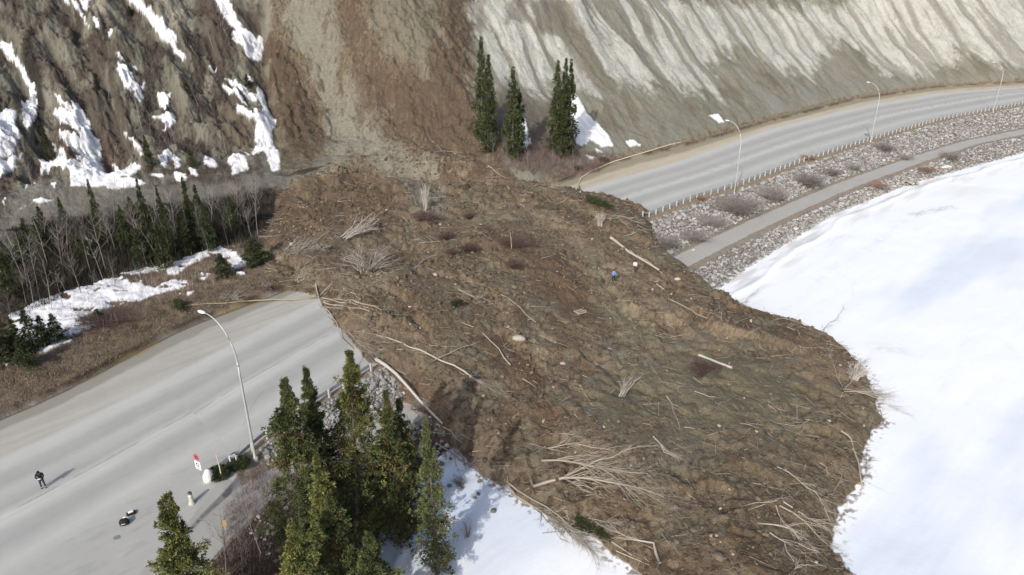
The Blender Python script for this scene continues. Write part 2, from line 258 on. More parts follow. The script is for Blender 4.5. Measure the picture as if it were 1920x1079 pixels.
def surface(x, y, z):
    """kind of ground and its colour at every point"""
    u, v = uvof(x, y); V, Z = breaks(u); vA = V[1]; P = Lv(LP, u); D = V[6]; E = Lv(LE, u); F = V[8]; G = V[11]
    left = sst(85, 60, u); n1 = fbm(x*.25, y*.25, 101, 5); n2 = fbm(x*1.3, y*1.3, 103, 4); n3 = fbm(x*.07, y*.07, 105, 4); n4 = pn(x*4, y*4, 107)
    q = streakq(u, v)+1.8*fbm(u*.06, v*.06, 3, 2)
    cls = np.zeros(x.shape, np.int8)
    # forest floor / roadside soil
    c = np.ones((x.size, 3))*cg(122, 106, 90)
    c = mixc(c, cg(104, 88, 72), sst(-.1, .45, n1)); c = mixc(c, cg(142, 126, 100), sst(.15, .6, fbm(x*.6, y*.6, 111, 3))*.6)
    c = mixc(c, cg(128, 118, 76), sst(.2, .5, n1)*sst(3, .3, v-F)*sst(-.3, .2, v-F)*.8)
    c = mixc(c, cg(150, 140, 118), (1-left)*.7*sst(0, .3, n2+.3)); c = mixc(c, cg(70, 56, 46), np.exp(-((v-F-.35-.5*n1)/.35)**2)*sst(-.4, .1, n1)*.85)
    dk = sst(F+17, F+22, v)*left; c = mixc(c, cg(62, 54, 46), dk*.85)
    # gravel between the asphalt and the ditch
    gr = sst(.5, -.5, v-F+n1*.8)
    gt = np.clip((v-E)/(F-E), 0, 1); far = sst(70, 95, u)
    gc = cg(182, 178, 168)*(1-far)[:, None]+cg(200, 187, 164)*far[:, None]
    gc = gc*(1+.16*fbm(u*.035+n3*.3, v*.9, 115, 4)[:, None]+.05*n1[:, None]+.03*n2[:, None])
    gc = mixc(gc, cg(146, 143, 130), sst(.62, .72, gt+.10*n1)*(1-far)*.85); gc = mixc(gc, cg(152, 134, 92), sst(.86, .95, gt+.1*n1)*sst(-.1, .3, fbm(x*.2, y*.2, 118, 3))*.8*(1-.5*far)); gc = mixc(gc, cg(78, 68, 58), np.exp(-((gt-.975-.03*n1)/.022)**2)*.9); gc = mixc(gc, cg(154, 146, 122), far*sst(.45, .65, gt+.1*n1)*.85)
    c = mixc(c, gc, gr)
    # asphalt with worn wheel paths running along it
    Dr = np.where(u < 18.1, 51.4+.235*(u-18.1), Lv(LD, u)); t = (v-Dr)/(E-Dr); wob = fbm(u*.02, v*.05, 117, 2)*.004; tt = 1-(t+wob)
    ks = np.array([0, .04, .10, .17, .24, .30, .36, .42, .47, .53, .60, .67, .73, .80, .9, 1.0]); gv = np.array([188, 199, 196, 176, 172, 188, 183, 172, 192, 200, 176, 171, 182, 196, 182, 178])
    al = 184+(np.interp(tt, ks, gv)-185)*.9+3.0*fbm(u*.02, v*2.2, 119, 4)+2.0*n2+3*n1+far*4
    al = al-26*np.exp(-((tt-.472-.006*n2)/.0065)**2)*sst(-.25, .1, fbm(u*.25, v*0, 121, 3))
    al = al+14*np.exp(-((tt-.487)/.005)**2)*sst(-.3, 0, fbm(u*.15, v*0, 122, 3))
    al = al-9*sst(.1, .5, fbm(u*.25, v*.9, 123, 4))*sst(.80, .9, tt)
    al = al-14*np.exp(-((ridge(x*.045, y*.045, 124, 1)-1)/.006)**2)*(n3 > 0)
    ac = lin(np.stack([al, al*.996, al*.968], 1))/EG
    asp = sst(-.3, .3, E-v+.12*n1)*sst(-.25, .25, v-D)
    c = mixc(c, ac, asp); cls[(v < F-.2+n1*.6) & (v > D-.1)] = 4
    # river side: bank under the riprap
    bk = (v < D-.1) & (v > vA)
    c[bk] = cg(132, 126, 116)*(1+.15*n2[bk, None])
    bs = bk & (v > D-1.6); c[bs] = (cg(150, 136, 116)*(1+.1*n2[:, None]))[bs]
    sh = bk & (np.abs(v-P) < 2.6+.8*n1); c[sh] = (cg(146, 136, 122)*(1+.12*n2[:, None]))[sh]
    nb = bk & (v < P-2.2) & (u < 40); c[nb] = (cg(92, 78, 68)*(1+.3*n2[:, None]))[nb]
    lot = bk & (u < 17) & (v > P-1.9); c[lot] = (cg(176, 174, 168)*(1+.02*n2[:, None]+.05*n1[:, None]))[lot]; cls[lot] = 4
    pt = bk & (np.abs(v-P) < 1.75+.12*n1) & (u > 17); c[pt] = (cg(182, 179, 172)*(1+.05*n2[:, None]+.07*n1[:, None]))[pt]; cls[pt] = 5
    # river
    ic = v <= vA
    sn = np.ones((x.size, 3))*np.array([.80, .815, .83])
    bl = sst(.05, .55, fbm(u*.018+3, v*.07, 131, 4)); sn = mixc(sn, [.60, .66, .74], bl*.75)
    lobe = sst(.30, .60, fbm(x*.02, y*.03, 133, 3)); sn = mixc(sn, [.70, .70, .68], lobe*.6)
    wr = sst(.86, .97, ridge(u*.03+.3*n3, v*.09, 135, 2)); sn = mixc(sn, [.56, .60, .65], wr*.15)
    dirt = sst(9, 1, vA-v)*sst(-.2, .5, fbm(u*.1, v*.5, 137, 3)); sn = mixc(sn, [.50, .49, .46], dirt*.7)
    c[ic] = sn[ic]; cls[ic] = 3
    for px in GREYS:
        d, _ = segdist(x[ic], y[ic], px[0], False); m = np.exp(-(d/px[1]*(1+.8*n1[ic]))**2)*px[2]*np.clip(.6+n2[ic]+n1[ic], 0, 1); c[ic] = mixc(c[ic], [.42, .42, .42], m)
    # bluff
    hl = v > G+left*1.5
    cls[hl] = 1
    hc = np.ones((x.size, 3))*chh(132, 126, 106)
    fs = fbm(q*.33, v*.035, 141, 4); ff = fbm(q*1.1, v*.09, 143, 4); rr = ridge(q*.085, v*.012, 11, 3)
    hc = mixc(hc, chh(150, 143, 120), sst(0, .5, fs)*.8)
    hc = mixc(hc, chh(104, 88, 72), sst(.0, .22, fbm(q*.12, v*.07, 145, 5)+.35*n1+.15*n2)*(.9*left+.35*(1-left)))
    hc = mixc(hc, chh(78, 70, 58), sst(.10, .32, ff+.5*n2+.3*n1)*.6*left); hc = mixc(hc, chh(86, 70, 62), sst(.05, .22, fbm(x*.22, y*.22, 146, 5)+.2*n2)*.7*left); hc = mixc(hc, chh(156, 148, 126), sst(.25, .45, fbm(q*.8, v*.15, 148, 4)+.2*n2)*.5*left)
    hc = mixc(hc, chh(176, 168, 144), sst(.28, .5, fbm(q*.14+9, v*.06, 147, 4))*.6*left)
    lowr = sst(16, 2, v-G)*(1-left); hc = mixc(hc, chh(152, 147, 130), (1-left)*.8); hc = mixc(hc, chh(126, 112, 90), sst(.08, .3, fbm(q*.2, v*.10, 149, 5)+.15*n2)*(1-left)*.6*sst(1, 4, v-G)); hc = mixc(hc, chh(120, 113, 96), sst(.15, .35, fbm(q*.6, v*.12, 150, 4)+.1*n2)*(1-left)*.5)
    hc = mixc(hc, chh(158, 156, 146), sst(.35, .55, fbm(q*.1+4, v*.03, 151, 3))*(1-left)*.7)
    qq0 = q+2.0*n3; ds = sdist(x, y, SILT, 20); st = sst(-2.2, 2.2, ds+4*fbm(qq0*.12, v*.03, 158, 3)+4*n1+2*n2+ff*1.5-.5)
    wh = chh(207, 204, 194)*(1+.08*n1[:, None]+.06*n2[:, None])*(1+.03*fs[:, None]); wh = mixc(wh, chh(178, 174, 160), sst(.1, .4, fbm(x*.3+4, y*.3, 152, 5))*.5)
    qq = q+2.2*fbm(x*.05, y*.05, 154, 3); sc = fbm(qq*.16+.8, v*.010, 153, 2); cut = sst(.10, .17, sc+.06*n2)*.88; thin = np.exp(-((fbm(qq*.26+3, v*.014, 155, 2)-.05)/.035)**2)*sst(-.35, 0, fbm(q*.1, v*.03, 156, 2)); cut = np.maximum(cut, thin*.9)
    cut = cut*(1-.3*sst(150, 230, u)); wh = mixc(wh, chh(138, 132, 115), cut); hc = mixc(hc, wh, st)
    hc = mixc(hc, chh(100, 95, 84), sst(.45, .62, pn(x*1.1, y*1.1, 157))*.5*(st*.35+left*.3))
    hlum = hc.mean(1, keepdims=True); hc = (hlum+(hc-hlum)*(.80-.18*left)[:, None])*np.array([.98, 1.0, .97])*(1-.07*left)[:, None]; c = np.where(hl[:, None], hc, c)
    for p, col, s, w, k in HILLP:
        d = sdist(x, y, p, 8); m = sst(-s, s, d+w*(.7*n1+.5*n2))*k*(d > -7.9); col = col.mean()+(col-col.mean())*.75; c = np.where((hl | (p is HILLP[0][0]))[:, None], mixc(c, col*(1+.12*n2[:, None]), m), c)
    # the slide
    dS = sdist(x, y, SL, 8)+fbm(x*.35, y*.35, 5, 3)*.7*1.0; dC = sdist(x, y, SCAR, 8)+3.2*n1+1.4*n2
    sl = (dS > 0) | ((dC > 0) & hl)
    m = np.maximum(sst(-.05, .12, dS), sst(-1.2, 1.2, dC)*hl)
    scl = cg(134, 116, 94)*np.ones((x.size, 3))
    scl = mixc(scl, cg(108, 86, 68), sst(-.05, .35, n1)*.7); scl = mixc(scl, cg(134, 124, 104), sst(.05, .4, fbm(x*.12, y*.12, 161, 5)+.15*n2)*.7)
    f2 = np.abs(pn(x*.9, y*.9, 33))
    fw = fbm((v*.95+u*.3)*.06+5, (u-v*.3)*.30+fbm(x*.22, y*.22, 31, 4), 162, 5)
    scl = mixc(scl, cg(144, 127, 106), sst(.16, .34, fw+.3*n2)*.5*(1-hl)); scl = mixc(scl, cg(96, 76, 60), sst(.12, .32, -fw+.2*n2)*.6*(1-hl)); scl = mixc(scl, cg(122, 110, 88), sst(.1, .3, fbm((v+u*.2)*.05+2, (u-v*.25)*.13+.5*n1, 166, 4))*.6*(1-hl))
    scl = mixc(scl, cg(138, 132, 114), sst(.2, .36, fbm(x*.16+9, y*.16, 164, 5))*.45)
    scl = mixc(scl, cg(154, 138, 116), sst(.27, .4, fbm(x*.7, y*.7, 163, 5))*.65); scl = mixc(scl, cg(84, 66, 52), sst(.12, .35, fbm(x*1.7, y*1.7, 165, 4))*.65)
    scl = mixc(scl, cg(126, 128, 122), SMF(x, y)*sst(.35, .45, fbm(x*.3, y*.3, 167, 4))*.7)
    fst = fbm(q*.5, v*.05, 169, 4); fs2 = fbm(q*1.2+n1, v*.16, 170, 4)
    scl = np.where(hl[:, None], mixc(scl, chh(92, 74, 58), sst(.12, .35, fs2+.3*n2)*.35), scl); scl = np.where(hl[:, None], mixc(scl, chh(158, 146, 124), sst(.15, .4, fst+.35*n2-.1*n1)*.3), scl)
    scl = np.where(hl[:, None], scl*EG/EH, scl)
    for p, col, s, w, k in OV:
        d = sdist(x, y, p, 8); mm = sst(-s*.6, s*.6, d+w*(1.5*n1+.8*n2+.35*n4))*k*(d > -7.9)*(1-.22*sst(.1, .35, n2)); scl = mixc(scl, col*1.14*(1+.16*n2[:, None]+.14*n1[:, None]+.06*n4[:, None]), mm)
    lum = scl.mean(1, keepdims=True); scl = (lum+(scl-lum)*np.where(hl, .84, .90)[:, None])*np.where(hl[:, None], np.array([.96, .97, .93]), np.array([.93, .93, .885])); c = mixc(c, scl, m); cls[sl] = 2
    spl = (cls == 3)*sst(-1.6, -.1, dS)*sst(.28, .42, fbm(x*1.6, y*1.6, 172, 3)+.25*sst(-1.2, 0, dS)); c = mixc(c, cg(120, 104, 84), spl*.85)
    # snow patches
    sm = np.full(x.shape, -9.)
    for p in SNOWW: sm = np.maximum(sm, sdist(x, y, p, 4))
    sm = sm+.30*n2+.22*n1+.12*n4
    hole = left*(v < G)*sst(.26, .36, fbm(x*.6, y*.6, 171, 4))*2.5
    sm = np.where(sm > -3, sm-hole, sm)
    ss = sst(-.08, .10, sm)*(~((dS > 0)))
    dirty = np.clip(.5+.9*n1, 0, 1)[:, None]
    c = mixc(c, [.80, .80, .81], ss); c = np.where((ss > .5)[:, None], c*(1-.10*dirty), c); cls[ss > .5] = 6
    c = c*(1+.05*n4*(cls != 3)*(cls != 4)*(cls != 6))[:, None]
    return np.clip(c, .01, .86), cls, ss
GREYS = [([(1712, 403), (1745, 396), (1785, 390)], 1.0, .7), ([(1450, 600), (1500, 560), (1560, 503), (1600, 485), (1640, 458), (1680, 425), (1720, 405)], .9, .14), ([(1650, 652), (1690, 660)], 1.2, .3)]
GREYS = [(hits(p, zbase), w, k) for p, w, k in GREYS]

# ------------------------------------------------------------------ helpers
def tag(o, label=None, cat=None, group=None, kind=None):
    if label: o['label'] = label
    if cat: o['category'] = cat
    if group: o['group'] = group
    if kind: o['kind'] = kind
    return o
def npmesh(name, co, faces, col=None, smooth=False):
    """mesh from arrays; faces (n,3) or (n,4)"""
    me = bpy.data.meshes.new(name); co = np.asarray(co, np.float32); faces = np.asarray(faces, np.int32); k = faces.shape[1]
    me.vertices.add(len(co)); me.vertices.foreach_set('co', co.ravel())
    me.loops.add(faces.size); me.loops.foreach_set('vertex_index', faces.ravel())
    me.polygons.add(len(faces)); me.polygons.foreach_set('loop_start', np.arange(0, faces.size, k, dtype=np.int32))
    if col is not None:
        a = me.attributes.new('Col', 'FLOAT_COLOR', 'POINT'); cc = np.ones((len(co), 4), np.float32); cc[:, :3] = col; a.data.foreach_set('color', cc.ravel())
    me.update(calc_edges=True)
    (me.shade_smooth if smooth else me.shade_flat)()
    return me
def link(name, me, m=None, parent=None):
    o = bpy.data.objects.new(name, me); C.objects.link(o)
    if m is not None and me is not None and not me.materials: me.materials.append(m)
    if parent is not None: o.parent = parent
    return o
def thing(name, label, cat, loc=(0, 0, 0), rz=0, group=None):
    o = bpy.data.objects.new(name, None); C.objects.link(o); o.location = loc; o.rotation_euler = (0, 0, rz); o.empty_display_size = .3
    return tag(o, label, cat, group)
def mat(name, base=(.5, .5, .5), rough=.9, attr=False, nscale=None, namt=.15, bump=0, bscale=8, metal=0, spec=.3, nscale2=None, objvar=0, bdist=.1, trans=0):
    m = bpy.data.materials.new(name); m.use_nodes = True; nt = m.node_tree; N = nt.nodes; L = nt.links
    b = N['Principled BSDF']; b.inputs['Roughness'].default_value = rough; b.inputs['Metallic'].default_value = metal; b.inputs['Specular IOR Level'].default_value = spec
    if attr:
        a = N.new('ShaderNodeAttribute'); a.attribute_name = 'Col'; src = a.outputs['Color']
    else:
        r = N.new('ShaderNodeRGB'); r.outputs[0].default_value = (*base, 1); src = r.outputs[0]
    tc = N.new('ShaderNodeTexCoord')
    def modulate(src, fac_socket, lo, hi):
        mr = N.new('ShaderNodeMapRange'); mr.inputs['From Min'].default_value = .25; mr.inputs['From Max'].default_value = .75; mr.inputs['To Min'].default_value = lo; mr.inputs['To Max'].default_value = hi
        L.new(fac_socket, mr.inputs['Value']); mx = N.new('ShaderNodeVectorMath'); mx.operation = 'SCALE'; L.new(src, mx.inputs[0]); L.new(mr.outputs[0], mx.inputs['Scale']); return mx.outputs[0]
    for s, am in ((nscale, namt), (nscale2, namt*.8)):
        if s:
            n = N.new('ShaderNodeTexNoise'); n.inputs['Scale'].default_value = s; n.inputs['Detail'].default_value = 5; n.inputs['Roughness'].default_value = .65
            L.new(tc.outputs['Object'], n.inputs['Vector']); src = modulate(src, n.outputs['Fac'], 1-am, 1+am)
    if objvar:
        oi = N.new('ShaderNodeObjectInfo'); src = modulate(src, oi.outputs['Random'], 1-objvar, 1+objvar)
    L.new(src, b.inputs['Base Color'])
    if bump:
        n = N.new('ShaderNodeTexNoise'); n.inputs['Scale'].default_value = bscale; n.inputs['Detail'].default_value = 6; n.inputs['Roughness'].default_value = .7
        L.new(tc.outputs['Object'], n.inputs['Vector']); bp = N.new('ShaderNodeBump'); bp.inputs['Strength'].default_value = bump; bp.inputs['Distance'].default_value = bdist
        L.new(n.outputs['Fac'], bp.inputs['Height']); L.new(bp.outputs[0], b.inputs['Normal'])
    return m
M = dict(
 ground=mat('soil', attr=True, nscale=6, nscale2=1.6, namt=.22, bump=.9, bscale=4, bdist=.25), hillside=mat('bluff_silt', attr=True, nscale=5, nscale2=1.1, namt=.13, bump=.9, bscale=2.2, bdist=.3),
 landslide=mat('slide_mud', attr=True, nscale=7, nscale2=2.0, namt=.28, bump=1.0, bscale=4.5, bdist=.3), river_ice=mat('river_snow', attr=True, nscale=1.5, namt=.01, bump=.25, bscale=.8, bdist=.1, rough=.8),
 road=mat('worn_asphalt', attr=True, nscale=9, nscale2=.7, namt=.035, bump=.15, bscale=30, bdist=.02), path=mat('trail_asphalt', attr=True, nscale=9, namt=.04, bump=.15, bscale=30, bdist=.02),
 snow=mat('old_snow', attr=True, nscale=3, namt=.04, bump=.6, bscale=3, bdist=.15, rough=.8),
 rock=mat('rock', attr=True, nscale=5, namt=.15, bump=.5, bscale=9, bdist=.05), wood=mat('dead_wood', attr=True, nscale=12, namt=.15, objvar=.12),
 bark=mat('spruce_bark', (.12, .095, .075), nscale=10, namt=.3, bump=.4), pale=mat('pale_bark', attr=True, nscale=4, namt=.25, objvar=.25),
 leaf=mat('spruce_needles', attr=True, nscale=3, namt=.2, objvar=.15, rough=.8, spec=.2), twig=mat('twigs', attr=True, objvar=.15),
 concrete=mat('concrete', (.42, .41, .38), nscale=10, namt=.15, bump=.3), steel=mat('galvanised_steel', (.36, .37, .38), rough=.5, metal=.35, nscale=6, namt=.12), pole=mat('lamp_pole_grey', (.40, .42, .42), rough=.5, metal=.2, nscale=3, namt=.06),
 white=mat('white_paint', (.75, .75, .74), rough=.5), red=mat('red_paint', (.40, .09, .11), rough=.5), dred=mat('dark_red_paint', (.22, .015, .03), rough=.5), black=mat('black_cloth', (.012, .012, .014), rough=.8), yellow=mat('yellow_paint', (.55, .38, .10), rough=.6),
 skin=mat('skin', (.45, .28, .2), rough=.6), navy=mat('navy_denim', (.03, .04, .065)), blue=mat('blue_jacket', (.14, .24, .50)), cloth=mat('white_jacket', (.62, .62, .62)), brownc=mat('brown_trousers', (.08, .05, .04)), lens=mat('lamp_lens', (.7, .7, .68), rough=.3), dark=mat('dark_plastic', (.03, .03, .03), rough=.5),
 boulder=mat('painted_boulder', (.60, .60, .59), nscale=5, namt=.12, bump=.5, bscale=6))

# ------------------------------------------------------------------ the ground, one grid cut into its kinds
def build_terrain():
    nr = int(760*Q)
    # columns fan out from below the camera; spacing follows how large the ground shows
    sc = np.concatenate([np.linspace(-2.6, -.8, int(90*Q), endpoint=False), np.linspace(-.8, .8, int(1160*Q), endpoint=False), np.linspace(.8, 2.6, int(90*Q))])
    key = np.arange(0, len(sc), 8); key = np.append(key, len(sc)-1)
    d = np.geomspace(6, 900, 1500); rows = np.zeros((len(key), nr))
    D = d*cp+CH*sp
    X = sc[key][:, None]*D[None, :]; Y = np.broadcast_to(d[None, :], X.shape)
    Zs = zbase(X.ravel(), Y.ravel()).reshape(X.shape)
    py = 540+FPX*((CH-Zs)*cp-Y*sp)/(Y*cp+(CH-Zs)*sp)
    dd = np.diff(d)[None, :]; dy = np.abs(np.diff(py, axis=1)); pm = (py[:, 1:]+py[:, :-1])/2
    w = np.where((pm > -60) & (pm < 1140), dy, dy*.02)+dd*.05
    w = np.where(pm < -60, dd*.05, w)
    cum = np.concatenate([np.zeros((len(key), 1)), np.cumsum(w, 1)], 1); cum /= cum[:, -1:]
    tt = np.linspace(0, 1, nr)
    for i in range(len(key)): rows[i] = np.interp(tt, cum[i], d)
    k = np.ones(7)/7; rp = np.pad(rows, ((3, 3), (0, 0)), mode='edge'); rows = sum(rp[j:j+len(key)]*k[j] for j in range(7))
    full = np.stack([np.interp(np.arange(len(sc)), key, rows[:, j]) for j in range(nr)], 1)      # (cols, rows)
    Y = full; X = sc[:, None]*(Y*cp+CH*sp)
    x = X.ravel(); y = Y.ravel(); z = height(x, y)
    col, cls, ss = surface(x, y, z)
    z = z+.18*ss*(cls == 6)
    co = np.stack([x, y, z], 1)
    nc = len(sc); idx = np.arange(nc*nr).reshape(nc, nr)
    f = np.stack([idx[:-1, :-1], idx[1:, :-1], idx[1:, 1:], idx[:-1, 1:]], -1).reshape(-1, 4)
    fc = cls[f[:, 0]]
    names = {0: 'ground', 1: 'hillside', 2: 'landslide', 3: 'river_ice', 4: 'road', 5: 'path', 6: 'snow'}
    for k, nm in names.items():
        ff = f[fc == k]
        if not len(ff): continue
        used, inv = np.unique(ff, return_inverse=True)
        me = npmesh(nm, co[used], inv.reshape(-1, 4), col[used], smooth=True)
        o = link(nm, me, M[nm]); o['kind'] = 'stuff' if nm == 'snow' else 'structure'
build_terrain()
def H1(x, y): return float(height(np.array([float(x)]), np.array([float(y)]))[0])
def at(px, py):
    p = hits([(px, py)], height)[0]; return Vector((p[0], p[1], H1(*p)))
def proj(p):
    w = CH-p[2]; D = p[1]*cp+w*sp; return 960+FPX*p[0]/D, 540+FPX*(w*cp-p[1]*sp)/D
def hat(base, pytop):
    """height of an upright thing standing at base whose top shows at picture row pytop"""
    k = (pytop-540)/FPX; y = base[1]; w = y*(sp+k*cp)/(cp-k*sp); return CH-w-base[2]

# ------------------------------------------------------------------ shape builders
class MB:
    def __init__(s): s.v = []; s.f = []; s.c = []
    def tube(s, pts, rad, n=6, col=(.4, .4, .4), cap=True):
        base = len(s.v); m = len(pts)
        for i, p in enumerate(pts):
            p = Vector(p); a = Vector(pts[max(i-1, 0)]); b = Vector(pts[min(i+1, m-1)]); t = (b-a); t = t.normalized() if t.length > 1e-6 else Vector((0, 0, 1))
            up = Vector((0, 0, 1)) if abs(t.z) < .9 else Vector((1, 0, 0)); e1 = t.cross(up).normalized(); e2 = t.cross(e1)
            r = rad[i] if hasattr(rad, '__len__') else rad
            for k in range(n):
                an = 2*math.pi*k/n; s.v.append(tuple(p+(e1*math.cos(an)+e2*math.sin(an))*r)); s.c.append(col)
        for i in range(m-1):
            for k in range(n):
                a = base+i*n+k; b = base+i*n+(k+1) % n; s.f.append((a, b, b+n, a+n))
        if cap:
            for r0 in (0, m-1):
                s.v.append(tuple(pts[r0])); s.c.append(col); ci = len(s.v)-1
                for k in range(0, n):
                    a = base+r0*n+k; b = base+r0*n+(k+1) % n; s.f.append((a, b, ci))
        return s
    def box(s, cx, cy, cz, sx, sy, sz, rz=0, col=(.4, .4, .4), bev=0.0, tilt=0):
        c, sn = math.cos(rz), math.sin(rz); b = len(s.v)
        def put(x, y, z):
            x, y, z = x, y*math.cos(tilt)-z*math.sin(tilt), y*math.sin(tilt)+z*math.cos(tilt)
            s.v.append((cx+x*c-y*sn, cy+x*sn+y*c, cz+z)); s.c.append(col)
        hx, hy, hz = sx/2, sy/2, sz/2
        if bev <= 0:
            for z in (-hz, hz):
                for x, y in ((-hx, -hy), (hx, -hy), (hx, hy), (-hx, hy)): put(x, y, z)
            s.f += [(b, b+3, b+2, b+1), (b+4, b+5, b+6, b+7)]+[(b+k, b+(k+1) % 4, b+4+(k+1) % 4, b+4+k) for k in range(4)]
        else:
            lv = [(-hz, bev), (-hz+bev, 0), (hz-bev, 0), (hz, bev)]
            for z, i in lv:
                for x, y in ((-hx+i+bev, -hy+i), (hx-i-bev, -hy+i), (hx-i, -hy+i+bev), (hx-i, hy-i-bev), (hx-i-bev, hy-i), (-hx+i+bev, hy-i), (-hx+i, hy-i-bev), (-hx+i, -hy+i+bev)): put(x, y, z)
            s.f += [tuple(b+k for k in range(7, -1, -1)), tuple(b+24+k for k in range(8))]
            for j in range(3): s.f += [(b+8*j+k, b+8*j+(k+1) % 8, b+8*j+8+(k+1) % 8, b+8*j+8+k) for k in range(8)]
        return s
    def lathe(s, prof, n=12, cx=0, cy=0, cz=0, col=(.4, .4, .4), sx=1, sy=1, jit=0, rng=random):
        b = len(s.v)
        for r, z in prof:
            for k in range(n):
                a = 2*math.pi*k/n; j = 1+rng.uniform(-jit, jit); s.v.append((cx+math.cos(a)*r*sx*j, cy+math.sin(a)*r*sy*j, cz+z*(1+rng.uniform(-jit, jit)*.3))); s.c.append(col)
        for i in range(len(prof)-1):
            for k in range(n): s.f.append((b+i*n+k, b+i*n+(k+1) % n, b+(i+1)*n+(k+1) % n, b+(i+1)*n+k))
        s.f.append(tuple(b+k for k in range(n-1, -1, -1))); s.f.append(tuple(b+(len(prof)-1)*n+k for k in range(n)))
        return s
    def mesh(s, name, smooth=False):
        me = bpy.data.meshes.new(name); me.from_pydata(s.v, [], s.f)
        a = me.attributes.new('Col', 'FLOAT_COLOR', 'POINT'); cc = np.ones((len(s.v), 4), np.float32); cc[:, :3] = np.array(s.c); a.data.foreach_set('color', cc.ravel())
        me.update(); (me.shade_smooth if smooth else me.shade_flat)(); return me
    def build(s, name, m, parent=None, smooth=False): return link(name, s.mesh(name, smooth), m, parent)

def diamonds(P, Dv, Sv, L, W, bend=.15, upv=None):
    """leaf-sized four-cornered faces: base points, directions, side vectors, lengths, widths"""
    n = len(P); L = L[:, None]; W = W[:, None]; N = np.cross(Dv, Sv)
    a = P; b = P+Dv*L*.45+Sv*W*.5+N*L*bend; c = P+Dv*L; d = P+Dv*L*.45-Sv*W*.5+N*L*bend
    co = np.stack([a, b, c, d], 1).reshape(-1, 3); f = np.arange(4*n).reshape(n, 4)
    return co, f
def unit(a): return a/np.maximum(np.linalg.norm(a, axis=1, keepdims=True), 1e-6)
def spruce_meshes(h, r, nb, per, seed, bottom=.06, size=.26, palette=None, power=.7, lump=.5, brown=.05):
    g = np.random.default_rng(seed)
    t = g.random(nb)**.9*(1-bottom)+bottom; t = np.sort(t); az = g.random(nb)*2*np.pi
    prof = np.minimum(1, ((1-t)/.72)**1.15+.05)*(.72+.28*np.minimum(1, t/.25))
    lumps = 1+lump*np.array(pn(az*1.3+seed, t*9, seed))*1.6+lump*.6*np.array(pn(az*3+seed, t*24, seed+5))
    Lb = np.maximum(r*prof*np.clip(lumps, .35, 1.6)*g.uniform(.55, 1.2, nb), .12)
    el = np.interp(t, [0, .5, 1], [-.35, -.1, .55])+g.normal(0, .12, nb)
    dirs = np.stack([np.cos(az)*np.cos(el), np.sin(az)*np.cos(el), np.sin(el)], 1); org = np.stack([0*t, 0*t, t*h], 1)
    side0 = np.stack([-np.sin(az), np.cos(az), 0*az], 1)
    nt = max(2, per//13); nsp = max(1, per//nt)
    tb = np.repeat(np.arange(nb), nt); st = np.clip(g.beta(2.4, 1.2, nb*nt), .15, 1.0); Lt = Lb[tb]
    TC = org[tb]+dirs[tb]*(Lt*st)[:, None]+side0[tb]*(g.normal(0, .30, nb*nt)*(.1+.8*Lt*(1.05-st)))[:, None]
    TC[:, 2] += -.16*Lt*st**2+g.normal(0, .06, nb*nt); TR = np.minimum(.16+.12*Lt, .36)*g.uniform(.7, 1.3, nb*nt)*(size/.26)
    ti = np.repeat(np.arange(nb*nt), nsp); bi = tb[ti]; s = st[ti]; L = Lb[bi]
    o3 = unit(g.normal(0, 1, (len(ti), 3))+dirs[bi]*.7+np.array([0, 0, .35]))
    P = TC[ti]+o3*(TR[ti]*g.random(len(ti))**.5*.7)[:, None]
    Dv = unit(o3+dirs[bi]*.35+g.normal(0, .25, (len(ti), 3)))
    Sv = unit(np.cross(Dv, g.normal(0, 1, (len(ti), 3))))
    sz = size*g.uniform(.5, 1.15, s.size)*np.clip(L+.35, .4, 1)*.9
    co, f = diamonds(P, Dv, Sv, sz, sz*.5, .14)
    pal = np.array(palette if palette is not None else [(.050, .068, .026), (.072, .088, .030), (.105, .118, .040), (.036, .050, .022)])
    cn = np.array(pn(az*1.1+3, t*7, seed+9))[bi]+g.normal(0, .30, nb*nt)[ti]+g.normal(0, .15, s.size)
    ci = np.clip(((cn+.9)/1.8*len(pal)).astype(int), 0, len(pal)-1); cl = pal[ci]*g.uniform(.8, 1.25, (s.size, 1))
    br = (np.array(pn(az*1.5+7, t*6+2, seed+19))[bi] > .62-brown*3) & (g.random(s.size) < .6); cl[br] = np.array([.13, .085, .04])*g.uniform(.7, 1.2, (br.sum(), 1))
    col = np.repeat(cl, 4, 0)
    crown = npmesh('crown', co, f, col)
    mb = MB(); k = np.linspace(0, 1, 8); tr = h*.013+.03
    mb.tube([(math.sin(a*5+seed)*.03*h*.1, math.cos(a*4+seed)*.03*h*.1, a*h*.99) for a in k], [tr*(1-a*.93) for a in k], 8, (.12, .1, .08))
    lim = MB()
    for i in range(0, nb, 2 if h > 2.5 else 1):
        o = Vector(org[i]); dd = Vector(dirs[i]); lim.tube([o, o+dd*Lb[i]*.5-Vector((0, 0, .03*Lb[i])), o+dd*Lb[i]*.92-Vector((0, 0, .14*Lb[i]))], [.03, .02, .008], 3, (.1, .085, .07), cap=False)
    return crown, mb.mesh('trunk', True), lim.mesh('limbs')
PROTO = {}
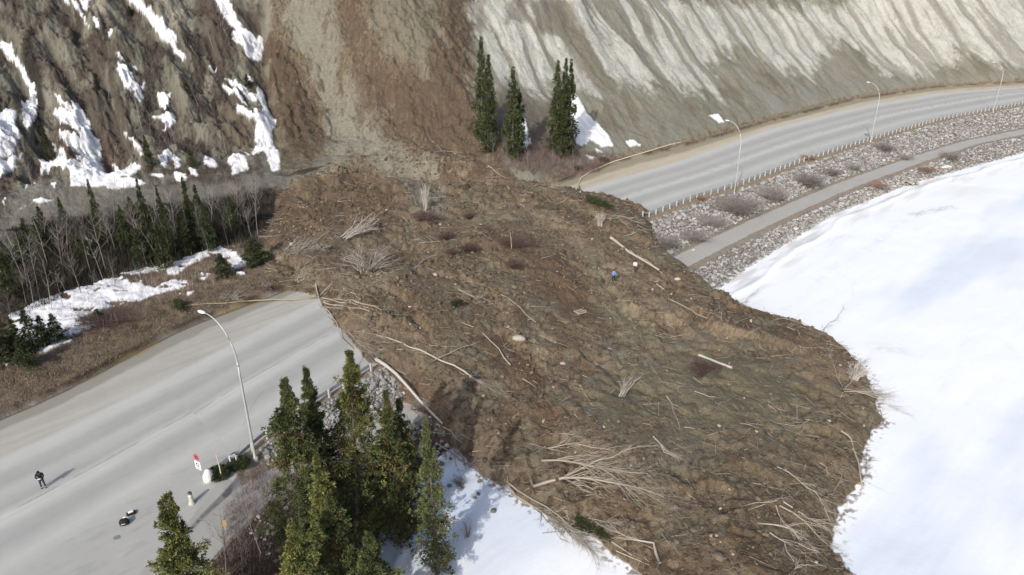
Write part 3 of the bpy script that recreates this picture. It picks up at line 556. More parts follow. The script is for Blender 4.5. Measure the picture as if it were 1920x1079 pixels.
def spruce(base, h, r, label, group=None, fg=False, seed=1, variant=0, lean=(0, 0), pal=None, name='spruce_tree', **kw):
    o = thing(name, label, 'spruce tree', base, 0, group)
    if fg:
        nb = int(kw.pop('nb', h*18)); ms = spruce_meshes(h, r, nb, int(kw.pop('per', 62)*1.75), seed, size=.235, palette=pal, **kw); sc = (1, 1, 1)
    else:
        key = variant
        if key not in PROTO: PROTO[key] = spruce_meshes(10, 1.35, 170, 34, 300+variant, size=.34, lump=.45, palette=[(.030, .042, .020), (.046, .058, .024), (.066, .078, .03), (.024, .034, .018)], brown=0)
        ms = PROTO[key]; sc = (r/1.25, r/1.25, h/10)
    o.scale = sc; o.rotation_euler = (lean[0], lean[1], 0 if fg else seed*1.7)
    link('crown', ms[0], M['leaf'], o); link('trunk', ms[1], M['bark'], o); (link('limbs', ms[2], M['bark'], o) if fg else None)
    return o
def bare_mesh(h, seed, nbr=16, spread=.9, twigs=4, r0=.07, forks=True, col=(.42, .38, .33)):
    rg = random.Random(seed); tk = MB(); br = MB(); pts = []; x = y = 0.0; dx, dy = rg.uniform(-.06, .06), rg.uniform(-.06, .06)
    for i in range(8):
        pts.append(Vector((x, y, h*i/7))); dx += rg.uniform(-.06, .06); dy += rg.uniform(-.06, .06); x += dx*h/7; y += dy*h/7
    tk.tube(pts, [r0*(1-.88*i/7) for i in range(8)], 6, col)
    for b in range(nbr):
        t = rg.uniform(.3, .97)**.85; i = min(int(t*7), 6); p = pts[i].lerp(pts[i+1], t*7-i); a = rg.uniform(0, 6.28); L = h*(.34-.24*t)*rg.uniform(.6, 1.2)*spread; e = rg.uniform(.5, 1.05)
        cur = p; seg = [p]
        for k in range(3):
            e2 = e+k*.12; a += rg.uniform(-.3, .3); cur = cur+Vector((math.cos(a)*math.cos(e2), math.sin(a)*math.cos(e2), math.sin(e2)))*L/3; seg.append(cur)
        br.tube(seg, [r0*.34*(1-t*.5), r0*.25*(1-t*.5), r0*.16, .006], 3, col, cap=False)
        for w in range(twigs):
            q = seg[rg.choice((1, 2, 2, 3))]; a2 = a+rg.uniform(-1.2, 1.2); e3 = e+rg.uniform(-.4, .5); l2 = L*rg.uniform(.25, .5)
            br.tube([q, q+Vector((math.cos(a2)*math.cos(e3), math.sin(a2)*math.cos(e3), math.sin(e3)))*l2*.5, q+Vector((math.cos(a2)*math.cos(e3), math.sin(a2)*math.cos(e3), math.sin(e3)+.25))*l2], [.013, .009, .004], 3, tuple(c*.8 for c in col), cap=False)
    return tk.mesh('trunk', True), br.mesh('branches')
BARE = [bare_mesh(9, 40+i, nbr=(12, 20, 26, 15, 30, 9)[i], spread=1.25, twigs=(3, 5, 6, 4, 6, 3)[i], r0=(.06, .08, .085, .055, .08, .045)[i], col=[(.27, .25, .22), (.18, .165, .145), (.22, .205, .18), (.34, .32, .29), (.14, .125, .11), (.25, .23, .2)][i]) for i in range(6)]
def bare_tree(base, h, label, group=None, variant=0, lean=(0, 0), rz=0):
    o = thing('bare_tree', label, 'bare tree', base, 0, group); o.rotation_euler = (lean[0], lean[1], rz); s = h/9; o.scale = (s*.95, s*.95, s)
    link('trunk', BARE[variant][0], M['pale'], o); link('branches', BARE[variant][1], M['pale'], o); return o
def shrub_mesh(h, w, n, seed, col, fork=4, thick=.012, lay=None):
    rg = random.Random(seed); mb = MB()
    for i in range(n):
        a = rg.uniform(0, 6.28); rr = rg.uniform(0, .22)*w; p = Vector((math.cos(a)*rr, math.sin(a)*rr, -.05)); out = rg.uniform(.1, 1)*w*.5; hh = h*rg.uniform(.55, 1)
        if lay: tip = Vector((lay[0]*hh+math.cos(a)*out*.95, lay[1]*hh+math.sin(a)*out*.95, hh*rg.uniform(.15, .5)))
        else: tip = Vector((math.cos(a)*out, math.sin(a)*out, hh*(1-.25*(out/w)**2)))
        kc = rg.uniform(.7, 1.25); c = tuple(x*kc for x in col); mid = p.lerp(tip, .5)+Vector((rg.uniform(-.08, .08)*w, rg.uniform(-.08, .08)*w, .06*h))
        mb.tube([p, mid, p+tip], [thick*1.4, thick, thick*.4], 3, c, cap=False)
        for k in range(fork):
            q = mid.lerp(p+tip, rg.uniform(0, .8)); e = q+(tip*.35*rg.uniform(.5, 1.2))+Vector((rg.uniform(-.2, .2)*w, rg.uniform(-.2, .2)*w, rg.uniform(-.02, .15)*h)); mb.tube([q, q.lerp(e, .5)+Vector((0, 0, .02)), e], [thick*.7, thick*.5, thick*.25], 3, c, cap=False)
    return mb.mesh('shrub')
ICO = None
def lumps(name, P, S, seed, cols, m, label, kind='stuff', flat=.7, sink=.25, sub=False):
    g = np.random.default_rng(seed); ph = (1+5**.5)/2
    v = np.array([(-1, ph, 0), (1, ph, 0), (-1, -ph, 0), (1, -ph, 0), (0, -1, ph), (0, 1, ph), (0, -1, -ph), (0, 1, -ph), (ph, 0, -1), (ph, 0, 1), (-ph, 0, -1), (-ph, 0, 1)])/1.9
    f = np.array([(0, 11, 5), (0, 5, 1), (0, 1, 7), (0, 7, 10), (0, 10, 11), (1, 5, 9), (5, 11, 4), (11, 10, 2), (10, 7, 6), (7, 1, 8), (3, 9, 4), (3, 4, 2), (3, 2, 6), (3, 6, 8), (3, 8, 9), (4, 9, 5), (2, 4, 11), (6, 2, 10), (8, 6, 7), (9, 8, 1)])
    n = len(P); V = v[None]*(1+g.normal(0, .16, (n, 12, 1)))*g.uniform(.6, 1.2, (n, 1, 3))*np.array([1, 1, flat]); a = g.random(n)*6.28; tl = g.normal(0, .35, n)
    X = V[..., 0]; Y = V[..., 1]; Z = V[..., 2]; X, Z = X*np.cos(tl)[:, None]-Z*np.sin(tl)[:, None], X*np.sin(tl)[:, None]+Z*np.cos(tl)[:, None]
    X, Y = X*np.cos(a)[:, None]-Y*np.sin(a)[:, None], X*np.sin(a)[:, None]+Y*np.cos(a)[:, None]
    V = np.stack([X, Y, Z], -1)*(S/2)[:, None, None]+P[:, None, :]; V[..., 2] += (S*(.5*flat-sink))[:, None]
    F = (f[None]+12*np.arange(n)[:, None, None]).reshape(-1, 3); pal = np.array(cols); cl = pal[g.integers(0, len(pal), n)]*g.uniform(.8, 1.2, (n, 1))
    o = link(name, npmesh(name, V.reshape(-1, 3), F, np.repeat(cl, 12, 0)), m); tag(o, label, kind=kind); return o

# ------------------------------------------------------------------ riprap, clods, litter
rng = np.random.default_rng(7)
def strip(n, u0, u1, lo, hi):
    u = rng.uniform(u0, u1, n); v = lo(u)+(hi(u)-lo(u))*rng.random(n); return (u-v)*R2, (u+v)*R2
def keep_out(x, y, m=0.3): return sdist(x, y, SL, 4) < m
def P3(x, y): return np.stack([x, y, height(x, y)], 1)
def brk(i): return lambda u: breaks(u)[0][i]
XY = [strip(17000, 88, 275, lambda u: brk(4)(u)+.5, lambda u: brk(5)(u)-.4), strip(9500, 80, 260, lambda u: brk(1)(u)-.6, lambda u: brk(3)(u)-.9), strip(3600, 20, 42, lambda u: brk(4)(u)+.2, lambda u: brk(5)(u)+.2), strip(1100, 15, 42, lambda u: brk(1)(u)-1, lambda u: brk(3)(u)-.3)]
x = np.concatenate([a[0] for a in XY]); y = np.concatenate([a[1] for a in XY]); k = keep_out(x, y); x, y = x[k], y[k]; uu = (x+y)*R2
sz = rng.gamma(3, .10, len(x))*np.where(uu < 60, .75, .95)+.08
lumps('riprap_rocks', P3(x, y), sz, 3, [cg(170, 168, 164), cg(158, 156, 152), cg(182, 180, 176), cg(144, 141, 137), cg(130, 126, 121)], M['rock'], 'pale grey riprap rock covering the road embankment', sink=.15)
# clods on the slide
bb = SL; n = 42000; x = rng.uniform(bb[:, 0].min(), bb[:, 0].max(), n); y = rng.uniform(bb[:, 1].min(), bb[:, 1].max(), n); k = sdist(x, y, SL, 4) > .3
x, y = x[k], y[k]; k = rng.random(len(x)) < (.25+.75*sst(-.1, .4, fbm(x*.15, y*.15, 201, 3)))*(1-.75*SMF(x, y)); x, y = x[k], y[k]
sz = rng.gamma(1.6, .11, len(x))+.07
lumps('mud_clods', P3(x, y), np.minimum(sz, 1.1), 5, [cg(124, 108, 88), cg(110, 93, 76), cg(140, 124, 104), cg(118, 102, 84), cg(98, 82, 67), cg(132, 121, 103)], M['landslide'], 'broken clods of brown mud over the slide', sink=.22)
nn = 260; i = rng.integers(0, len(x), nn); lumps('pale_stones', P3(x[i]+.4, y[i]+.3), rng.gamma(3, .06, nn)+.1, 9, [cg(170, 156, 138), cg(180, 170, 155)], M['rock'], 'small pale stones scattered over the slide', sink=.1)
def sticks(name, x, y, L, az, r, seed, cols, label, lift=.06, tiltamp=.12):
    g = np.random.default_rng(seed); n = len(x); z = height(x, y)+lift; tl = g.normal(0, tiltamp, n)
    d = np.stack([np.cos(az)*np.cos(tl), np.sin(az)*np.cos(tl), np.sin(tl)], 1); s = np.stack([-np.sin(az), np.cos(az), 0*az], 1); w = np.cross(d, s); P = np.stack([x, y, z], 1)
    bend = g.normal(0, .12, n)
    rings = []
    for kx, rr in ((-.5, 1), (0, .8), (.5, .35)):
        c = P+d*(L*kx)[:, None]+s*(L*bend*(0.25-kx*kx)*4*.5)[:, None]
        rings.append(np.stack([c+(s*math.cos(a)+w*math.sin(a))*(r*rr)[:, None] for a in (0, 2.09, 4.19)], 1))
    V = np.concatenate(rings, 1).reshape(-1, 3); f = []
    for rg_ in (0, 3):
        for k in range(3): f.append((rg_+k, rg_+(k+1) % 3, rg_+3+(k+1) % 3, rg_+3+k))
    F = (np.array(f)[None]+9*np.arange(n)[:, None, None]).reshape(-1, 4); pal = np.array(cols); cl = pal[g.integers(0, len(pal), n)]*g.uniform(.8, 1.2, (n, 1))
    return tag(link(name, npmesh(name, V, F, np.repeat(cl, 9, 0)), M['wood']), label, kind='stuff')
n = 15000; x = rng.uniform(bb[:, 0].min(), bb[:, 0].max(), n); y = rng.uniform(bb[:, 1].min(), bb[:, 1].max(), n); dS = sdist(x, y, SL, 4)
k = (dS > -.3) & (rng.random(n) < .12+.6*np.exp(-np.clip(dS, 0, 99)/3)+.35*sst(.1, .5, fbm(x*.1, y*.1, 203, 3))); x, y = x[k], y[k]
WOODC = [(.33, .28, .22), (.25, .21, .17), (.40, .35, .28), (.19, .16, .13)]
sticks('woody_debris', x, y, rng.gamma(2, .7, len(x))+.3, rng.normal(-.9, .9, len(x)), rng.uniform(.012, .035, len(x)), 12, WOODC, 'splintered sticks and roots littering the slide')

# ------------------------------------------------------------------ woods on the left
def inpoly(poly_px, n, hf=zsmooth, seed=0):
    g = np.random.default_rng(seed); w = hits(poly_px, hf); r = []
    x = g.uniform(w[:, 0].min(), w[:, 0].max(), n*6); y = g.uniform(w[:, 1].min(), w[:, 1].max(), n*6); k = sdist(x, y, w, 4) > 0; return x[k][:n], y[k][:n]
def blades(name, x, y, h, w, seed, cols, label, spread=.35, forks=2):
    g = np.random.default_rng(seed); n = len(x)*(1+forks); X = np.repeat(x, 1+forks)+g.normal(0, .12, n); Y = np.repeat(y, 1+forks)+g.normal(0, .12, n); Hh = np.repeat(h, 1+forks)*g.uniform(.5, 1, n)
    z = np.repeat(height(x, y), 1+forks)-.05; a = g.random(n)*6.28; d = unit(np.stack([np.cos(a)*spread*g.random(n)*1.6, np.sin(a)*spread*g.random(n)*1.6, np.ones(n)], 1)); b = g.random(n)*6.28
    s = np.stack([np.cos(b), np.sin(b), 0*b], 1); P = np.stack([X, Y, z], 1); ww = (w*g.uniform(.6, 1.3, n))[:, None]
    m1 = P+d*Hh[:, None]*.5+s*ww*2*g.normal(0, 1, (n, 1)); t = P+d*Hh[:, None]
    V = np.stack([P-s*ww, P+s*ww, m1+s*ww*.7, m1-s*ww*.7, t, t], 1)
    # two faces a stem: a quad below and a tapering quad above
    V = np.stack([P-s*ww, P+s*ww, m1+s*ww*.7, m1-s*ww*.7, t+s*ww*.2, t-s*ww*.2], 1).reshape(-1, 3); F = (np.array([(0, 1, 2, 3), (3, 2, 4, 5)])[None]+6*np.arange(n)[:, None, None]).reshape(-1, 4)
    pal = np.array(cols); cl = pal[g.integers(0, len(pal), n)]*g.uniform(.7, 1.3, (n, 1))
    return tag(link(name, npmesh(name, V, F, np.repeat(cl, 6, 0)), M['twig']), label, kind='stuff')
WOODP = [(0, 432), (120, 412), (280, 383), (420, 372), (520, 350), (512, 400), (490, 490), (470, 470), (400, 462), (270, 515), (120, 560), (0, 618)]
x, y = inpoly(WOODP, 13000, seed=21); dw = np.clip(sdist(x, y, hits(WOODP, zsmooth), 4)/5+.6*fbm(x*.3, y*.3, 210, 3), .12, 1)
blades('undergrowth', x, y, rng.uniform(1.2, 3.8, len(x))*dw, .024, 22, [(.028, .024, .021), (.022, .022, .018), (.038, .032, .028), (.065, .055, .047), (.018, .023, .013)], 'dense leafless undergrowth filling the dark wood', forks=3)
x, y = inpoly([(20, 620), (240, 520), (480, 450), (500, 490), (300, 580), (60, 690), (0, 720)], 900, seed=23)
blades('thin_saplings', x, y, rng.uniform(.6, 2.6, len(x)), .011, 24, [(.24, .2, .17), (.16, .12, .11), (.3, .26, .22)], 'thin leafless saplings standing through the snow strip', forks=1, spread=.2)
x, y = inpoly([(0, 700), (160, 640), (330, 575), (500, 505), (520, 540), (330, 612), (150, 712), (0, 775)], 5200, seed=25)
blades('dry_grass', x, y, rng.uniform(.15, .55, len(x)), .02, 26, [(.20, .16, .11), (.26, .22, .16), (.13, .10, .075), (.17, .135, .095)], 'dry brown grass on the bank above the ditch', forks=2, spread=.9)
x, y = inpoly([(940, 270), (1060, 285), (1160, 290), (1120, 325), (1000, 330), (930, 315)], 1500, seed=27)
blades('red_stem_brush', x, y, rng.uniform(.6, 2.2, len(x)), .017, 28, [(.15, .09, .085), (.11, .08, .075), (.2, .14, .12)], 'reddish bare brush at the feet of the spruces by the slide', forks=3, spread=.5)
x, y = inpoly([(0, 0), (480, -20), (490, 150), (500, 320), (300, 330), (60, 335), (0, 350)], 14000, height, seed=29); k = fbm(x*.22, y*.22, 146, 5) > .06; x, y = x[k], y[k]
blades('bluff_scrub', x, y, rng.uniform(.3, 1.4, len(x)), .022, 30, [(.075, .055, .05), (.15, .125, .11), (.05, .04, .038), (.10, .06, .05)], 'low leafless scrub clinging to the gullied bluff', forks=3, spread=.9)
x, y = inpoly([(420, 960), (480, 880), (620, 900), (760, 900), (840, 1060), (800, 1200), (420, 1200)], 5200, seed=31); k = keep_out(x, y) & (uvof(x, y)[1] > Lv(LA, uvof(x, y)[0])-.5); x, y = x[k], y[k]
blades('red_brush', x, y, rng.uniform(.3, 1.3, len(x)), .010, 32, [(.17, .10, .095), (.12, .085, .08), (.22, .17, .15)], 'reddish leafless brush under the big roadside spruces', forks=3, spread=.6)
x, y = inpoly([(1240, 420), (1380, 362), (1500, 318), (1660, 262), (1700, 285), (1540, 350), (1400, 408), (1290, 470), (1250, 475)], 1500, seed=33); k = keep_out(x, y) & (fbm(x*.12, y*.12, 209, 2) > -.05); x, y = x[k], y[k]
blades('embankment_brush', x, y, rng.uniform(.4, 1.3, len(x)), .012, 34, [(.26, .23, .21), (.2, .17, .16), (.32, .3, .28)], 'fine grey leafless brush among the embankment rocks', forks=3, spread=.7)

ORD = ['first', 'second', 'third', 'fourth', 'fifth', 'sixth', 'seventh', 'eighth', 'ninth', 'tenth', 'eleventh', 'twelfth', 'thirteenth', 'fourteenth', 'fifteenth', 'sixteenth', 'seventeenth', 'eighteenth', 'nineteenth', 'twentieth']
TENS = {2: 'twenty', 3: 'thirty', 4: 'forty', 5: 'fifty', 6: 'sixty', 7: 'seventy'}
def ordw(i):
    if i < 20: return ORD[i]
    n = i+1; t, r = divmod(n, 10)
    return TENS[t][:-1]+'ieth' if r == 0 else TENS[t]+'-'+ORD[r-1]
def row_trees(pts, hs, fmt, group, rngs, variants):
    W = [at(*p) for p in pts]; order = sorted(range(len(W)), key=lambda i: proj(W[i])[0])
    for k, i in enumerate(order):
        r = random.Random(rngs+i); bare_tree(W[i], hs[i], fmt % ordw(k), group, r.choice(variants), (r.uniform(-.14, .14), r.uniform(-.2, .2)), r.uniform(0, 6.28))
rr = random.Random(5)
front = [(int(20+i*12.2+rr.uniform(-12, 12)), 0) for i in range(40) if i % 3 != 1]; front = [(a, int(612-.34*a+rr.uniform(-26, 10))) for a, _ in front]
row_trees(front, [rr.uniform(2.8, 6.5) for _ in front], 'slender leafless tree at the snowy front edge of the wood, %s from the left', 'leafless trees along the front edge of the wood', 100, [0, 1, 3, 5])
mid = [(int(8+i*12.5+rr.uniform(-14, 14)), 0) for i in range(40)]; mid = [(a, int(545-.27*a+rr.uniform(-30, 24))) for a, _ in mid]
row_trees(mid, [rr.uniform(4, 8.5) for _ in mid], 'pale-barked leafless tree in the middle of the dark wood, %s from the left', 'leafless trees in the middle of the wood', 200, [0, 1, 2, 3, 4])
back = [(int(5+i*14.5+rr.uniform(-12, 12)), 0) for i in range(34)]; back = [(a, int(474-.19*a+rr.uniform(-22, 14))) for a, _ in back]
row_trees(back, [rr.uniform(4, 7) for _ in back], 'grey branchy tree along the back of the wood, %s from the left', 'leafless trees along the back of the wood', 300, [1, 2, 4])
slope = [(415, 60), (432, 90), (400, 95), (372, 200), (410, 210), (430, 235), (265, 240), (282, 262), (300, 275), (320, 290), (205, 190), (250, 300), (330, 315), (410, 300), (425, 290), (488, 280), (500, 300), (512, 318), (455, 320), (390, 335), (160, 330), (120, 340), (60, 350), (525, 322), (470, 340), (215, 345)]
row_trees(slope, [rr.uniform(3.5, 6.5) for _ in slope], 'thin grey leafless tree rooted on the snowy bluff, %s from the left', 'leafless trees on the bluff', 400, [1, 3, 5])
for i, (px, py, h) in enumerate([(913, 275, 5), (925, 305, 5.5), (990, 318, 4.5), (1008, 316, 4), (1035, 312, 4), (1048, 310, 4.2), (1075, 308, 4), (950, 320, 6)]):
    w = at(px, py); bare_tree(w, h, 'thin pale bare tree in front of the spruces beside the slide, %s from the left' % ORD[{0: 0, 1: 1, 7: 2, 2: 3, 3: 4, 4: 5, 5: 6, 6: 7}[i]], 'bare trees by the bluff-foot spruces', (0, 1, 3, 5, 0, 5, 3, 1)[i], (0, .05*(i % 3)), i)
# woodland spruces: base, top row, radius
for i, (bx, by, ty, r, lab) in enumerate([
 (197, 470, 340, 1.0, 'dark slender spruce rising above the wood, below the big snow patch'), (290, 492, 338, 1.1, 'tallest green spruce in the wood, standing against the grey bench'), (322, 490, 352, .9, 'dark narrow spruce just right of the tallest woodland spruce'),
 (368, 470, 330, 1.0, 'dark spruce in the wood below the clay gully mouth'), (130, 450, 372, .9, 'small dark spruce leaning over the bare trees of the wood'), (25, 560, 470, 1.2, 'dark spruce at the left edge of the wood'),
 (245, 480, 388, 1.5, 'bushy dark spruce left of the tallest woodland spruce'), (350, 480, 400, 1.5, 'bushy dark spruce low in the middle of the wood'), (395, 470, 385, 1.3, 'dark spruce nearer the slide in the wood'), (270, 500, 430, 1.4, 'low dark spruce behind the snow strip'),
 (310, 505, 420, 1.4, 'low dark spruce hidden among pale trunks'), (165, 500, 420, 1.2, 'dark spruce half hidden by pale trunks in the left wood'), (88, 500, 430, 1.1, 'short dark spruce deep in the left wood'), (440, 440, 370, 1.2, 'dark spruce by the bench near the slide'),
 (419, 518, 477, 1.3, 'small bright green spruce standing on the snow strip'), (480, 498, 445, 1.8, 'dark bushy spruce at the right end of the snow strip'),
 (20, 672, 598, 1.2, 'small spruce at the far left edge above the road bank'), (40, 668, 600, 1.1, 'small dark spruce in the left roadside cluster'), (66, 660, 578, 1.2, 'tallest small spruce of the left roadside cluster'), (88, 650, 592, 1.0, 'slender small spruce right of the tallest in the roadside cluster'), (110, 642, 590, 1.1, 'rightmost small spruce of the roadside cluster'),
 (4, 690, 620, 1.2, 'small spruce cut by the left edge above the road bank'), (52, 690, 630, 1.1, 'short spruce in front of the roadside cluster'),
 (185, 598, 580, .7, 'tiny spruce at the foot of the snow strip'), (95, 300, 235, .9, 'dark spruce on the snowy lower bluff'), (283, 318, 255, .9, 'narrow spruce on the lower bluff above the bench'), (362, 315, 278, .7, 'small spruce on the lower bluff right of the narrow one'), (350, 170, 148, .7, 'tiny green spruce high on the bluff'), (245, 30, 12, .8, 'tiny spruce beside the upper snow gully'), (465, 165, 140, .8, 'small green spruce above the right-hand snow streak')]):
    b = at(bx, by); h = max(hat(b, ty), 1.2); spruce(b, h, min(r, 1.25)*.82 if i not in (14, 15) else r*.9, lab, 'spruces of the wood and bluff' if i < 30 else None, seed=i, variant=i % 4)
gq = random.Random(77); spots = sorted([(gq.uniform(5, 470), gq.uniform(0, 1)) for _ in range(12)])
for k, (px, tq) in enumerate(spots):
    b = at(px, 452-.14*px+tq*(62-.04*px)); spruce(b, gq.uniform(3.6, 6.0), gq.uniform(.75, 1.05), 'dark spruce crowded among the bare trunks of the wood, %s from the left' % ordw(k), 'dark spruces among the bare trunks', seed=90+k, variant=k % 4)
# spruces right of the slide
for i, (bx, by, tx, ty, r, lab) in enumerate([(905, 262, 903, 74, 1.5, 'tallest slim spruce at the foot of the bluff, beside the slide'), (918, 275, 914, 105, 1.4, 'slim spruce close on the right of the tallest beside the slide'), (962, 296, 962, 130, 1.6, 'dark slim spruce left of the small snow wedge'),
 (972, 290, 972, 165, 1.3, 'shorter slim spruce touching the small snow wedge'), (1042, 288, 1042, 118, 1.5, 'left spruce of the tight trio by the large snow wedge'), (1056, 290, 1054, 112, 1.3, 'middle spruce of the tight trio by the large snow wedge'), (1066, 290, 1068, 116, 1.4, 'right spruce of the tight trio by the large snow wedge'), (1052, 296, 1052, 165, 1.6, 'shorter spruce in front of the tight trio by the snow wedge'), (915, 285, 912, 185, 1.2, 'short spruce in front of the two tall ones beside the slide')]):
    b = at(bx, by); spruce(b, hat(b, ty), r*1.15, lab, 'spruces at the bluff foot right of the slide', seed=40+i, variant=i % 4, lean=(0, 0))
b = at(983, 255); spruce(b, 5.5, .55, 'thin spruce leaning sharply right out of the gap between spruce groups', None, seed=61, variant=1, lean=(0, .75), name='leaning_spruce')
# big spruces by the camera
GP = [(.040, .052, .020), (.075, .090, .030), (.115, .128, .040), (.16, .165, .052), (.21, .20, .065)]
GD = [(.042, .056, .024), (.065, .080, .032), (.095, .11, .042), (.12, .13, .05)]
def fgs(bx, by, tx, ty, r, lab, seed, pal=GP, z=None, **kw):
    zz = -2.5
    for _ in range(4): X, Y = unp(bx, by, zz); zz = H1(X, Y)
    b = Vector((X, Y, zz)); h = hat(b, ty)
    k = (ty-540)/FPX; w = CH-(zz+h); D = Y*cp+w*sp; xt = (tx-960)/FPX*D
    return spruce(b-Vector((0, 0, .1)), h, r*1.14, lab, None, True, seed, lean=(0, math.atan2(xt-X, h)), pal=pal, **kw)
fgs(672, 1010, 655, 660, 2.9, 'tallest broad yellow-green spruce in the middle of the roadside group', 501, brown=.06, per=70)
fgs(572, 1040, 532, 710, 2.35, 'tall dark green spruce at the left of the group, nearest the lamp pole', 502, GD, per=70)
fgs(612, 985, 573, 690, 1.55, 'dark narrow spruce behind, just right of the tall left one', 503, GD)
fgs(632, 1130, 592, 852, 1.8, 'narrow spruce with bright spire between the left and tallest spruces', 504)
fgs(752, 1010, 722, 735, 1.75, 'short brownish spruce right behind the tallest roadside spruce', 505, GD, brown=.15)
fgs(775, 985, 747, 748, 1.7, 'dark spruce whose tuft reaches over the trail end', 506, GD, brown=.08)
fgs(822, 1075, 797, 785, 1.3, 'pale green ragged narrow spruce standing alone over the snow', 507, [(.075, .09, .034), (.105, .122, .046), (.14, .15, .06), (.05, .062, .028)], lump=.6, per=30)
fgs(590, 1260, 545, 975, 2.4, 'leafy green spruce at the bottom edge in front of the group', 508)
fgs(372, 1250, 314, 925, 2.3, 'lone yellow-green spruce at the bottom left beside the trail', 509, per=66)
fgs(720, 1240, 690, 1000, 2.6, 'dark shaded spruce low at the bottom edge of the group', 510, GD)
fgs(648, 1180, 618, 930, 2.4, 'dark green spruce low between the others of the group', 511, GD)
for px, py, h, lab in [(425, 1090, 6, 'leafless pale tree beside the lone bottom-left spruce'), (455, 1075, 5.5, 'leafless thin tree standing in the red brush by the trail'), (490, 1040, 5, 'leafless sapling left of the big spruces'), (640, 1040, 7, 'leafless dead tree among the big spruces'), (850, 1030, 2.6, 'small leafless sapling on the snow right of the ragged spruce')]:
    bare_tree(at(px, py), h, lab, None, 1 if h > 5 else 0, (.05, -.1), px)

# ------------------------------------------------------------------ shrubs
def shrub(px, py, h, w, n, seed, col, label, fork=4, thick=.012, lay=None, cat='shrub', name='bare_shrub', group=None, sink=0):
    o = link(name, shrub_mesh(h, w, n, seed, col, fork, thick, lay), M['twig']); p = at(px, py); o.location = p-Vector((0, 0, sink)); tag(o, label, cat, group); return o
RD = (.095, .06, .052); GY = (.34, .31, .29); TN = (.40, .35, .29)
for i, (px, py, w, h, lab) in enumerate([(880, 472, 2.6, .9, 'small dark red shrub tuft below the taller reddish one mid-slide'), (960, 462, 4.6, 1.1, 'widest dark red shrub on the upper slide'), (965, 503, 2.4, .9, 'dark red shrub tuft lowest of the row mid-slide'), (835, 450, 2.6, 1.0, 'dark red shrub up-slope left of the others mid-slide'), (797, 411, 4.6, .8, 'low red-brown shrub mat on the grey patch under the bare sapling'), (882, 411, 2.2, .8, 'faint purple shrub at the edge of the grey mud flow'), (1325, 700, 4, .6, 'flat reddish shrub beside the pale log'), (848, 478, 1.6, .6, 'tiny reddish shrub left of the dark red tufts'), (205, 605, 7, .9, 'flat red-brown shrub mat beside the snow strip')]):
    shrub(px, py, h, w, 170, 700+i, RD, lab, group='red shrubs on the slide and bank', thick=.016)
for i, (px, py, w, h, n, lab) in enumerate([(1380, 400, 7.5, 2.6, 420, 'largest grey shrub on the rock embankment'), (1445, 375, 6, 2.2, 320, 'grey shrub next right of the largest on the embankment'), (1515, 350, 6, 2.2, 320, 'grey rounded shrub above the middle of the trail'), (1335, 425, 5, 1.6, 220, 'low grey shrub left of the largest embankment shrub'), (1300, 450, 5, 1.2, 220, 'purplish grey shrub nearest the buried trail end'), (1655, 285, 5, 1.8, 220, 'grey shrub right below the lamp post with a sign'), (1560, 330, 4, 1.3, 160, 'small grey shrub between embankment shrubs'), (1600, 320, 4, 1.2, 140, 'small grey shrub near the far trail'), (1780, 300, 5, 1.6, 220, 'grey shrub on the river side of the far trail'), (1250, 465, 4, 1.6, 200, 'grey-tan shrub at the edge of the slide by the rocks'), (1695, 300, 4, 1.2, 150, 'thin shrub beside the curve of the trail')]):
    shrub(px, py, h, w, n, 720+i, (.24, .215, .20), lab, group='grey shrubs on the embankment', thick=.014)
for i, (px, py, w, h, lab) in enumerate([(1732, 322, 5, .9, 'red-brown shrub beside the rock mound on the river side'), (1640, 350, 5, .8, 'red-brown shrub strip below the trail left of the rock mound'), (1515, 300, 3, .8, 'red-brown shrub under the guardrail'), (1315, 375, 2.2, .6, 'small red shrub at the guardrail above the grey shrubs')]):
    shrub(px, py, h, w, 160, 740+i, (.24, .15, .12), lab, group='red-brown shrubs by the far trail', thick=.015)
shrub(878, 1008, 1.7, 1.3, 26, 760, (.18, .13, .11), 'dark leafless bush standing alone on the snow', fork=3, thick=.01)
shrub(862, 910, .9, 1.4, 60, 761, (.16, .13, .11), 'low dark bush on the snow near the slide edge', fork=3, thick=.01)
shrub(798, 398, 4.2, 1.6, 16, 762, GY, 'pale bare sapling clump standing on the red-brown mat', fork=5, thick=.03, name='bare_sapling')
shrub(960, 468, 2.6, .5, 2, 763, TN, 'thin pale sapling upright in the widest red shrub', fork=2, thick=.018, name='bare_sapling')

